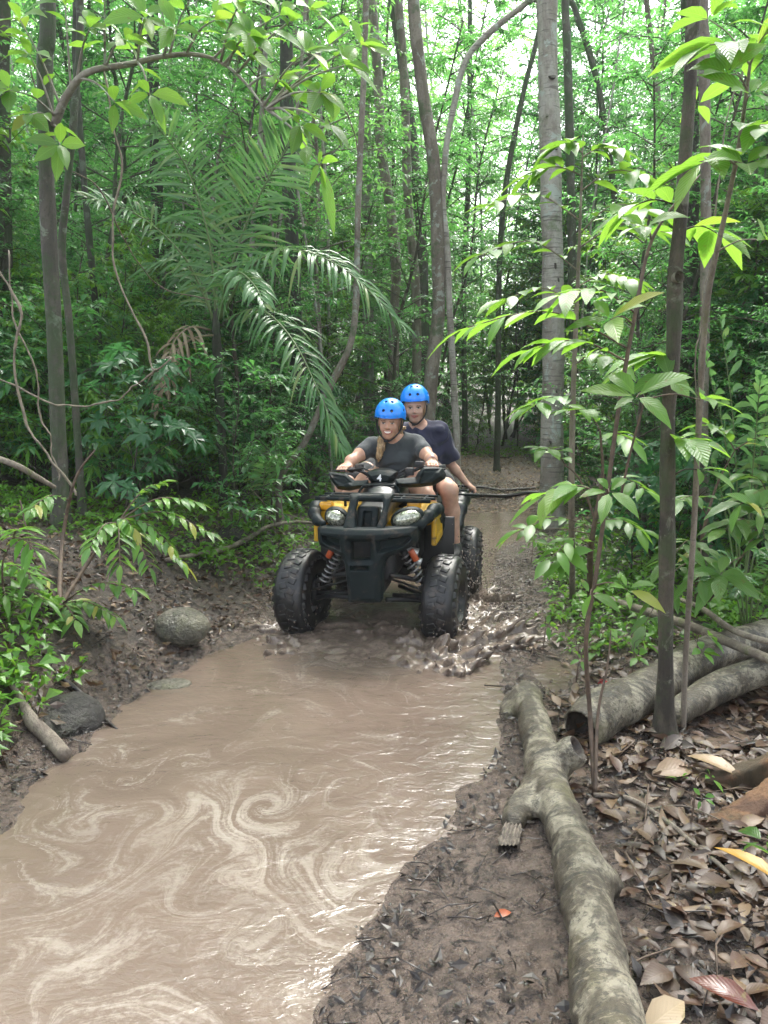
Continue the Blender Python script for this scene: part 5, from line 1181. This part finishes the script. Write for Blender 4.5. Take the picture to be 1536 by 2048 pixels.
# big leaved limb of the mossy tree
e0, S0, b0 = trees[0]
mb, lf = MB(), MB(); D_ = 5.0; r_ = np.random.default_rng(15)
limb = [at(108, 250, 5.2), at(135, 190, 5.1), at(175, 145, 5.0), at(260, 128, 5.0), at(330, 112, 4.95), at(400, 110, 4.9), at(450, 130, 4.9), at(490, 165, 4.85), at(530, 215, 4.8), at(566, 242, 4.8)]
limb = [q-b0 for q in limb]; mb.tube(limb, [.030, .024, .019, .017, .015, .012, .010, .008, .005, .003], 8, 50); LS = smooth_path(limb, 60)
for tx, ty, td in [(290, 35, 4.7), (250, 80, 4.8), (180, 55, 4.8), (60, 110, 5.0), (350, 55, 4.6), (430, 40, 4.7), (500, 70, 4.6), (560, 30, 4.7), (612, 105, 4.5), (690, 130, 4.5), (640, 185, 4.4), (600, 250, 4.6), (560, 160, 4.7), (480, 100, 4.8), (720, 90, 4.6), (130, 10, 4.9), (40, 40, 4.9), (380, 0, 4.7), (230, 205, 4.8), (120, 290, 4.8), (60, 230, 4.9), (640, 330, 4.7), (700, 60, 4.8), (300, 190, 4.7), (620, 20, 4.6), (660, 250, 4.6), (210, -20, 4.7), (480, 5, 4.5), (20, 180, 4.7)]:
    q = at(tx, ty, td)-b0; k = np.argmin(np.linalg.norm(LS-q, axis=1)); k = max(0, k-6); m_ = (LS[k]+q)/2+np.array([0, 0, .04]); mb.tube([LS[k], m_, q], [.009, .006, .003], 5, 10)
    whorl(lf, q, nrm(q-LS[k])+np.array([0, -.2, .5]), int(r_.integers(3, 7)), .20*(.75+.5*r_.random()), .085, r_)
    tw = smooth_path([LS[k], m_, q], 10); spray(lf, tw, .16, .07, 3, r_, hi=True, t0=.45)
mb.obj('limb', M['bark_pale'], e0); lf.obj('leaves', M['leaf_big'], e0)
# leafy shrub of the left bank
def sprayplant(name, label, cat, base, stems, sprays, leafm, L, W, nl, stemm='twig', seed=1, sw=.006, droop=.3, whorls=(), wl=.2, ww=.07, wk=7, group=None):
    r_ = np.random.default_rng(seed); base = np.asarray(base); e = empty(name, base, label, cat, group); mb, lf = MB(), MB(); AP = []
    for S, rad in stems:
        P = np.array(S)-base; AP.append(smooth_path(P, 60))
        if rad[0] > .03:
            Q = smooth_path(P, 110); hh = Q[:, 2]; Q[:, 0] += .010*noise3(hh*2.2, hh*0+seed, hh*0); rr_ = np.interp(np.linspace(0, 1, 110), np.linspace(0, 1, len(rad)), rad)*(1+.08*noise3(hh*6, hh*0+3, hh*0)+.7*np.exp(-hh/.07)); n0 = len(mb.v); mb.tube(Q, rr_, 14)
            vv = mb.v[n0]; cen = np.stack([np.interp(vv[:, 2], hh, Q[:, k]) for k in range(2)], 1); vv[:, :2] = cen+(vv[:, :2]-cen)*(1+.16*noise3(vv[:, 0]*28, vv[:, 1]*28, vv[:, 2]*5))[:, None]
        else: mb.tube(P, rad, 8, 40)
    AP = np.concatenate(AP)
    for q in sprays:
        q = np.asarray(q)-base; k = AP[np.argmin(np.linalg.norm(AP-q, axis=1)+.25*np.maximum(AP[:, 2]-q[2], 0))]
        ln = np.linalg.norm(q-k); m_ = (k+q)/2+np.array([0, 0, .16*ln]); mb.tube([k, m_, q], [sw, sw*.7, .0018], 5, 12, False)
        spray(lf, [k, m_, q], L, W, nl, r_, droop=droop, hi=True, t0=.22, ang=.85, tilt=.35)
    for w in whorls:
        q = np.asarray(w[:3])-base; sc = w[3] if len(w) > 3 else 1; k = AP[np.argmin(np.linalg.norm(AP-q, axis=1)+.4*np.maximum(AP[:, 2]-q[2], 0))]
        mb.tube([k, (k+q)/2+np.array([0, 0, .02]), q], [sw, sw*.6, .002], 5, 10, False); whorl(lf, q, nrm(q-k)*.5+np.array([0, -.15, .7]), wk, wl*sc, ww*sc, r_)
    mb.obj('stem', M[stemm], e); lf.obj('foliage', M[leafm], e); return e
d = 4.5; bs = G(118, 1215)
sprayplant('leafy_shrub', 'shrub with bright compound leaves arching over the left bank in front of the mossy trunk', 'shrub', bs,
   [([bs, at(125, 1080, d), at(150, 960, d), at(190, 900, d)], [.016, .012, .008, .004]), ([bs, at(180, 1120, d-.2), at(240, 1040, d-.3)], [.013, .009, .004]), ([bs, at(70, 1120, d-.1), at(40, 1000, d)], [.012, .008, .004])],
   [at(a, c, dd) for a, c, dd in [(325, 965, 4.3), (395, 1005, 4.2), (418, 1065, 4.2), (345, 1095, 4.1), (300, 1135, 4.0), (272, 1180, 3.9), (232, 1235, 3.9), (195, 1215, 4.0), (150, 1240, 3.8), (80, 1200, 3.8), (30, 1130, 3.9), (5, 1060, 4.0), (265, 1055, 4.1), (180, 1095, 3.9), (60, 1020, 4.2), (370, 1130, 4.3), (240, 1130, 3.9), (60, 1160, 3.7)]],
   'leaf_pinnate', .092, .034, 17, seed=3, droop=.4)
bs = G(10, 1215)
sprayplant('leafy_shrub', 'narrow leaved herb at the left edge below the compound leaved shrub', 'shrub', bs, [([bs, at(5, 1130, 3.7), at(25, 1080, 3.7)], [.006, .005, .003])],
   [at(a, c, 3.6) for a, c in [(60, 1150), (-30, 1100), (40, 1060), (70, 1100), (10, 1190), (90, 1200)]], 'leaf_bright', .13, .03, 9, seed=4)
# saplings at the right
def px(*pts): return [at(*q) for q in pts]
b1 = G(1330, 1475)
e = sprayplant('sapling', 'stout brown sapling trunk standing in front of the hollow log', 'tree', b1,
   [([b1]+px((1330, 1300, b1[1]), (1334, 1100, b1[1]), (1338, 900, b1[1]), (1346, 700, b1[1]), (1350, 560, b1[1]), (1362, 430, b1[1]), (1374, 260, b1[1]), (1384, 100, b1[1]), (1390, -150, b1[1]), (1400, -600, b1[1])), [.042, .032, .031, .030, .029, .028, .027, .025, .024, .022, .02])],
   px((1440, 470, 3.2), (1250, 420, 3.2), (1380, 880, 3.1), (1290, 720, 3.2)), 'leaf_big', .2, .08, 7, stemm='bark_sapling', seed=5, sw=.005,
   whorls=[at(1350, 460, 3.2), at(1395, 210, 3.3), at(1340, 760, 3.1), at(1400, 940, 3.1)], wk=4, wl=.16, ww=.062)
mb = MB(); c = at(1352, 556, b1[1]-.035)-b1; mb.lathe([(.001, -.012), (.016, -.01), (.022, 0), (.024, .02)], c, (.4, -1, .1), 12); mb.obj('knot', M['bark_brown'], e)
b2 = G(1366, 1470)
sprayplant('thin_sapling', 'thin pale stem slanting up to the right beside the stout brown sapling', 'sapling', b2,
   [([b2]+px((1372, 1300, 3.25), (1388, 1050, 3.2), (1400, 800, 3.1), (1415, 600, 3.0), (1452, 420, 2.9), (1478, 290, 2.8), (1500, 130, 2.7)), [.013, .012, .012, .012, .011, .009, .008, .005])],
   px((1536, 60, 2.7), (1420, 90, 2.6), (1560, 260, 2.6), (1400, 330, 2.7)), 'leaf_big', .19, .075, 7, stemm='bark_stick', seed=6, sw=.004,
   whorls=[(*at(1455, 150, 2.6), 1.0), (*at(1500, 190, 2.5), 1.1), (*at(1490, 330, 2.6), 1.2), (*at(1420, 40, 2.8), 1), (*at(1530, 480, 2.7), 1.1), (*at(1540, 60, 2.6), 1)], wk=5, wl=.17, ww=.066)
b3 = G(1190, 1592)
sprayplant('thin_sapling', 'thin dark forked stem with large bright leaves standing beside the long log', 'sapling', b3,
   [([b3]+px((1180, 1430, 2.85), (1172, 1280, 2.8), (1192, 1150, 2.8), (1215, 980, 2.8), (1240, 800, 2.8), (1272, 620, 2.8), (1308, 470, 2.85), (1400, 350, 2.9)), [.011, .009, .009, .008, .008, .008, .007, .006, .003]),
    ([b3+[0, 0, .02]]+px((1196, 1430, 2.85), (1215, 1330, 2.9), (1222, 1260, 2.95)), [.008, .006, .004, .002]),
    (px((1240, 1000, 2.8), (1262, 900, 2.75), (1290, 800, 2.7)), [.005, .004, .003])],
   px((935, 655, 2.8), (1120, 590, 2.7), (1060, 700, 2.9), (1090, 990, 2.8)), 'leaf_big', .145, .050, 13, seed=7, sw=.004,
   whorls=[(*at(1290, 455, 2.8), .9), (*at(1272, 795, 2.6), 1.35), (*at(1220, 640, 2.7), 1.35), (*at(1218, 985, 2.7), .9), (*at(1180, 1190, 2.75), .7), (*at(1255, 1180, 2.65), .8), (*at(1400, 800, 2.7), 1.0)], wk=5, wl=.165, ww=.052)
b4 = G(1145, 1205)
sprayplant('thin_sapling', 'straight slim grey stem bearing level sprays of oval leaves beside the thick pale trunk', 'sapling', b4,
   [([b4]+px((1143, 1000, 4.5), (1146, 800, 4.5), (1154, 600, 4.5), (1160, 450, 4.5), (1164, 340, 4.5), (1166, 270, 4.5)), [.022, .018, .016, .012, .008, .005, .003])],
   px((975, 412, 4.2), (958, 512, 4.1), (1290, 350, 4.2), (1120, 290, 4.4), (1330, 465, 4.1), (1060, 350, 4.5), (1230, 300, 4.4), (1010, 600, 4.3), (1260, 560, 4.3), (1290, 420, 4.0), (1070, 810, 4.3), (1230, 720, 4.2)), 'leaf_bright', .19, .068, 11, stemm='bark_stick', seed=8, sw=.005)
b5 = G(1182, 1222)
sprayplant('thin_sapling', 'short brown stem forking at knee height next to the slim grey stem', 'sapling', b5,
   [([b5]+px((1180, 1120, 4.5), (1190, 1040, 4.4), (1205, 950, 4.4), (1200, 860, 4.4)), [.022, .018, .014, .010, .005]), (px((1190, 1040, 4.4), (1160, 960, 4.4), (1130, 930, 4.4)), [.008, .006, .003])],
   px((1090, 900, 4.2), (1260, 880, 4.2), (1150, 820, 4.2), (1290, 980, 4.1), (1040, 1060, 4.3), (1100, 1120, 4.1), (1280, 1060, 4.2)), 'leaf_bright', .16, .055, 9, seed=9, sw=.004, whorls=[(*at(1060, 1060, 4.4), .9), (*at(1130, 1115, 4.2), .9)])
b6 = G(1390, 1235)
sprayplant('leafy_shrub', 'loose shrub with mid green oval leaves behind the crossed grey branches', 'shrub', b6,
   [([b6]+px((1400, 1100, 4.3), (1430, 980, 4.3), (1470, 900, 4.2)), [.012, .010, .007, .003]), ([b6]+px((1480, 1120, 4.2), (1540, 1000, 4.1)), [.01, .007, .003])],
   px((1360, 1000, 4.0), (1450, 1060, 3.9), (1530, 1080, 3.8), (1500, 950, 4.0), (1420, 850, 4.2), (1560, 880, 4.0), (1340, 1120, 4.0), (1400, 1160, 3.9), (1290, 1250, 3.9), (1480, 1010, 3.8)), 'leaf_bigdark', .17, .06, 9, seed=10, sw=.004, whorls=[(*at(1440, 1150, 3.9), 1), (*at(1520, 1020, 3.8), 1.1)])
for (bx, by, n, L_, lab, sd) in [(1385, 1330, 4, .09, 'small seedling with pointed leaves against the end of the curved log', 1), (1378, 1655, 3, .05, 'tiny bright seedling near the buttress roots', 2), (1062, 1085, 5, .11, 'young plant with upright oval leaves at the foot of the thick pale trunk', 3), (1085, 1260, 4, .07, 'small drooping seedling standing in the mud right of the splash', 4),
                              (1260, 1330, 4, .07, 'sparse seedling between the hollow log and the stout sapling', 5), (1150, 1330, 4, .06, 'little weed on wet mud above the hollow log end', 6), (905, 950, 6, .12, 'leafy seedling right behind the rear rider', 7), (640, 985, 6, .12, 'leafy seedling left of the front rider', 8), (1545, 1870, 4, .11, 'dark green leaf tuft at the lower right corner', 9)]:
    b_ = G(bx, by+45 if by < 1500 else by+10); h_ = .12+L_*1.6; top = b_+np.array([.01, 0, h_])
    sprayplant('seedling', lab, 'seedling', b_, [([b_, b_+[.01, 0, h_*.5], top], [.004, .003, .002])], [], 'leaf_bright' if sd != 9 else 'leaf_bigdark', .1, .04, 4, seed=20+sd, whorls=[(*(top+np.array([math.cos(k*2.4)*.05, math.sin(k*2.4)*.05, -.04*k*h_*3])), 1) for k in range(n)], wk=4, wl=L_, ww=L_*.42, sw=.002)
# lianas
def vine(label, pts, r, mat='vine'):
    P = np.array([at(*q) for q in pts]); mb = MB(); S = smooth_path(P-P[0], 60); jr = np.random.default_rng(int(P[0][2]*1000) % 997)
    S += np.stack([noise3(np.arange(60)*.35, np.arange(60)*0.+k*7, np.arange(60)*0+P[0][0]) for k in range(3)], 1)*.018; mb.tube(S, np.full(60, r*.62)*(1+.25*noise3(np.arange(60)*.5, np.zeros(60), np.zeros(60))), 7)
    o = mb.obj('vine', M[mat]); o.location = tuple(P[0]); tag(o, label, 'vine')
vine('pale twisting liana hanging from the big leaved limb down to a curled knot', [(210, 140, 5.0), (226, 250, 4.9), (246, 340, 4.9), (228, 420, 4.9), (222, 500, 4.9), (240, 570, 4.9), (268, 630, 4.9), (298, 685, 4.9), (303, 735, 4.9), (318, 742, 4.8), (342, 722, 4.8), (330, 715, 4.85)], .010)
vine('pale liana sagging from the left edge up to the curled knot', [(-60, 735, 4.9), (20, 770, 4.9), (90, 800, 4.9), (160, 812, 4.9), (220, 805, 4.9), (270, 775, 4.9), (310, 738, 4.85)], .009)
vine('thick bent liana at the left edge turning back on itself', [(-30, 480, 4.6), (10, 560, 4.6), (44, 625, 4.6), (30, 670, 4.6), (28, 740, 4.6), (48, 820, 4.6), (70, 880, 4.6), (110, 930, 4.6), (150, 990, 4.6)], .012)
vine('thin brown liana beside the dark mossy trunk near the left edge', [(20, 500, 4.7), (30, 640, 4.7), (70, 740, 4.7), (80, 820, 4.7), (100, 880, 4.7), (116, 960, 4.7)], .008)
vine('thin dark liana hanging between the black trunk and the riders', [(690, 220, 7.5), (716, 300, 7.5), (712, 450, 7.5), (716, 560, 7.5), (700, 700, 7.4), (650, 800, 7.2)], .010, 'twig')
vine('slender liana hanging right of the mottled trunk', [(1490, 120, 5.2), (1440, 300, 5.2), (1425, 480, 5.2), (1400, 640, 5.2), (1390, 800, 5.2), (1392, 1000, 5.2)], .008)
vine('thin arching liana over the left understorey', [(60, 120, 5.6), (75, 200, 5.6), (110, 320, 5.6), (200, 380, 5.6), (300, 560, 5.8), (420, 600, 6.0)], .007, 'twig')

# ------------------------------------------------------------------ ground cover, leaf litter, twigs
gr_ = np.random.default_rng(55)
def flat(N, xf, yf, cond):
    x = xf(N); y = yf(N); sd = polysd(x, y, WPOLY)
    for q in PPOLY: sd = np.minimum(sd, polysd(x, y, q))
    m = cond(x, y, sd); x, y = x[m], y[m]; return x, y, terrain(x, y)
def nearpole(x, y): return np.abs(x-pathx(y))
x, y, z = flat(17000, lambda n: gr_.random(n)*2-1, lambda n: 2.6+gr_.random(n)**1.5*15, lambda x, y, sd: np.ones(len(x), bool))
x = x*(y*.75+1.5); sd = polysd(x, y, WPOLY); dn = noise3(x*.9, y*.9, x*0)
m = (sd > np.where(x < pathx(y), .22, .4)) & (np.where(x > pathx(y), nearpole(x, y)+.38*(y > 5)*(y < 9), nearpole(x, y)) > np.where(y > 15, 0, np.where(y > 9, .9, 1.05))) & (dn > -.35) & ~((x > .2) & (y < 4.2)); x, y = x[m], y[m]; z = terrain(x, y)
lf = MB(); n = len(x); k = 8; X = np.repeat(np.stack([x, y, z], 1), k, 0); a = gr_.random(n*k)*6.283; el_ = .3+gr_.random(n*k)*.9
hgt = np.repeat(.03+.20*gr_.random(n)**2, k)*gr_.random(n*k); D = np.stack([np.cos(a)*np.cos(el_), np.sin(a)*np.cos(el_), np.sin(el_)], 1)
X = X+np.stack([np.cos(a)*.04, np.sin(a)*.04, hgt], 1); Ls = np.repeat(.05+.09*gr_.random(n), k)*(.6+.7*gr_.random(n*k))
leafbatch(lf, X, D, np.tile([0, 0, 1.], (n*k, 1))+gr_.normal(size=(n*k, 3))*.3, Ls, Ls*np.repeat(.22+.25*gr_.random(n), k), .5, .2)
tag(lf.obj('ground_cover', M['leaf_bright'], smooth=False), 'small green herbs and seedlings covering the forest floor', 'undergrowth', kind='stuff')
def litter(name, label, x, y, L0, L1, mat, hi, lift=.0, tilt=.35, wr=.42):
    n = len(x); z = terrain(x, y)+.004+lift*gr_.random(n); a = gr_.random(n)*6.283; D = nrm(np.stack([np.cos(a), np.sin(a), gr_.normal(size=n)*tilt*.6], 1)); Uv = nrm(np.stack([gr_.normal(size=n)*tilt, gr_.normal(size=n)*tilt, np.ones(n)], 1))
    Ls = L0+(L1-L0)*gr_.random(n)**1.6; lf = MB(); fl_ = gr_.random(n) < .3; Uv[fl_] *= -1
    h2 = n//2
    for sl, fo, cu in ((slice(0, h2), .32, .10), (slice(h2, n), -.26, -.08)):
        leafbatch(lf, np.stack([x, y, z+.012], 1)[sl], D[sl], Uv[sl], Ls[sl], Ls[sl]*(wr*(.7+.6*gr_.random(n)))[sl], (.12*gr_.normal(size=n))[sl], fo, hi, curl=cu)
    o = lf.obj(name, mat, smooth=hi); return tag(o, label, 'leaf litter', kind='stuff')
# foreground right: big leaves
x = .35+gr_.random(21000)*2.6; y = 1.2+gr_.random(21000)*3.3; sd = polysd(x, y, WPOLY)
lgx = np.interp(y, [q[1] for q in reversed(main)], [q[0] for q in reversed(main)]); m = (x > lgx+.10) & ((gr_.random(len(x)) < sstep(0, .5, x-lgx)*sstep(4.4, 3.2, y)*.55+.05*(x > lgx+.1))) 
for q in PPOLY: m &= (polysd(x, y, q) > -.02) | (gr_.random(len(x)) < .08)
litter('leaf_litter', 'curled brown dead leaves heaped on the soil right of the long log', x[m], y[m], .02, .115, M['litter'], True, .012, .22, .46)
mb = MB()
for i in range(150):
    xx = .6+gr_.random()*2.0; yy = 1.3+gr_.random()*3.0
    if xx < np.interp(yy, [q[1] for q in reversed(main)], [q[0] for q in reversed(main)])+.12: continue
    a = gr_.random()*6.283; ln = .04+.16*gr_.random()**2; d_ = np.array([math.cos(a), math.sin(a), .12*gr_.normal()])*ln; p0 = onground(xx, yy, .022); mb.tube([p0-d_, p0+gr_.normal(size=3)*ln*.1+[0, 0, .006], p0+d_], [.0018+.003*gr_.random(), .003, .001], 5)
tag(mb.obj('twig_litter', M['twig']), 'broken brown twigs lying among the dead leaves', 'twigs', kind='stuff')
x = (gr_.random(9000)*2-1); y = 2.2+gr_.random(9000)**1.2*13; x = x*(y*.75+1); sd = polysd(x, y, WPOLY)
m = (sd > .18) & ((nearpole(x, y) > 1.0) | (y > 8.5) | (gr_.random(len(x)) < .12)) & ~((x > 0) & (y < 3.9)); x, y = x[m], y[m]
litter('leaf_litter', 'scattered dead leaves over the forest floor on both sides of the trail', x, y, .03, .10, M['litter'], False, .01)
x = -2.6+gr_.random(9000)*2.9; y = 2.2+gr_.random(9000)*5; sd = polysd(x, y, WPOLY); m = (sd > .12) & (x < pathx(y)-.2); x, y = x[m], y[m]
litter('leaf_litter', 'small wet brown leaves and scraps covering the left bank', x, y, .018, .085, M['litter'], False, .012, .5)
y = 8.6+gr_.random(5000)*8; x = pathx(y)+gr_.normal(size=5000)*.75
litter('leaf_litter', 'pale dry leaves strewn over the rising trail behind the riders', x, y, .03, .085, M['litter_pale'], False, .008)
mb = MB(); n = 3600
x = (gr_.random(n)*2-1)*2.4; y = 1.3+gr_.random(n)**1.2*6; sd = polysd(x, y, WPOLY); m = (sd > -.01) & (sd < 1.1) & (noise3(x*2.5, y*2.5, x*0+4) > -.25); x, y = x[m], y[m]; z = terrain(x, y)
for i in range(len(x)):
    a = gr_.random()*6.283; ln = .02+.10*gr_.random()**2.2; d_ = np.array([math.cos(a), math.sin(a), gr_.normal()*.25])*ln; p0 = np.array([x[i], y[i], z[i]+.006]); mb.tube([p0-d_, p0+gr_.normal(size=3)*ln*.12+[0, 0, ln*.1], p0+d_], [.0012+.002*gr_.random(), .0022, .001], 4)
tag(mb.obj('twig_litter', M['twig_dark']), 'dark wet twigs and rotting scraps pressed into the mud', 'twigs', kind='stuff')
x = (gr_.random(20000)*2-1)*2.2; y = 1.25+gr_.random(20000)**1.1*5.5; sd = polysd(x, y, WPOLY)+.0; m = (sd > -.01) & (sd < 1.1) & (noise3(x*3.1, y*3.1, x*0+8)+.6*noise3(x*9, y*9, x*0+8) > .0); 
litter('mud_debris', 'black wet leaf scraps trodden into the mud beside the pool', x[m], y[m], .012, .05, simple('wet_black_scraps', (.018, .013, .010), .42, var=.5, vscale=20), False, .004, .6, .5)
# single leaves one can point to
def oneleaf(label, pxy, ang, L_, W_, col, rough=.4, curl=.08, dz=.02):
    c = G(*pxy, dz); lf = MB(); D = np.array([[math.cos(ang), math.sin(ang), .08]]); leafbatch(lf, -D*L_*.5, D, [[.15, -.35, 1]], L_, W_, .05, .3, True, curl=curl)
    key = 'fallen_leaf_%d' % len([m for m in bpy.data.materials if m.name.startswith('fallen_leaf')])
    o = lf.obj('fallen_leaf', leafmat(key, [tuple(x*.8 for x in col), col], .15, rough, tuple(min(1, x*1.3) for x in col), veins=True, va=.12, vb=.08)); o.location = tuple(c); tag(o, label, 'leaf')
oneleaf('long yellow blade shaped leaf lying near the right edge', (1500, 1730), 2.2, .24, .05, (.40, .22, .03), dz=.06)
oneleaf('large glossy red brown leaf on the litter near the bottom right corner', (1445, 1985), 2.5, .16, .06, (.10, .022, .013), .2, dz=.05)
oneleaf('broad tan leaf on wet soil left of the buttress roots', (1350, 1542), .1, .17, .10, (.27, .18, .11), dz=.03)
oneleaf('curled pale tan leaf propped beside the buttress roots', (1425, 1530), 2.3, .22, .07, (.33, .23, .13), dz=.06)
oneleaf('pale leaf curled up at the bottom edge right of the long log', (1330, 2030), .6, .15, .07, (.32, .24, .14), dz=.05)
oneleaf('small orange leaf on the mud left of the long log', (1006, 1828), .3, .055, .025, (.35, .07, .01), dz=.008)
oneleaf('bright red leaf on the mud beyond the hollow log end', (1208, 1368), .4, .08, .05, (.30, .01, .015), dz=.03)
oneleaf('dark leaf floating in the middle of the pool', (353, 1613), 2.6, .06, .03, (.05, .025, .015), dz=.004)
oneleaf('dark curled leaf floating on the pool at the lower left', (318, 1850), .7, .12, .05, (.07, .045, .035), .2, dz=.006)
oneleaf('brown leaf half sunk beside the curled floating leaf', (285, 1868), 1.2, .07, .04, (.12, .07, .05), .2, dz=.004)
oneleaf('dead leaf lying on the bank above the broken pole', (48, 1390), .3, .07, .04, (.22, .12, .05), dz=.03)
# unseen trees added beside and behind the camera, their crowns shading the foreground
for i, (x, y, rr) in enumerate([(-4.6, 3.0, .10), (4.9, 3.6, .12), (-3.8, -2.6, .13), (-6.5, 6.4, .1), (6.6, 7.4, .1)]):
    z0 = float(terrain(np.array([x]), np.array([y]))[0]); pts = [np.array([x+.1*math.sin(z+i), y+.08*math.cos(z*.8+i), z0+z]) for z in np.linspace(0, 8.5, 7)]
    maketree('unseen_shade_tree', 'unseen tall tree added near the camera so that its crown shades the foreground', pts, rr, 'bark_brown', i, group='unseen trees added for overhead shade')

# ------------------------------------------------------------------ humid air
t = NT('humid_air'); t.t.nodes.remove(t.t.nodes[0]) if False else None
pv = t.n('VolumePrincipled', {'Color': (.93, .97, 1.0), 'Density': .0012, 'Anisotropy': .2}); t.t.links.new(pv.outputs[0], t.out.inputs['Volume'])
mb = MB(); mb.box((0, 55, 11), (170, 190, 32)); hz = mb.obj('haze', t.m, smooth=False); hz['kind'] = 'stuff'; hz['label'] = 'thin pale humid haze hanging between the trees'
cy.volume_bounces = 1; cy.volume_step_rate = 4
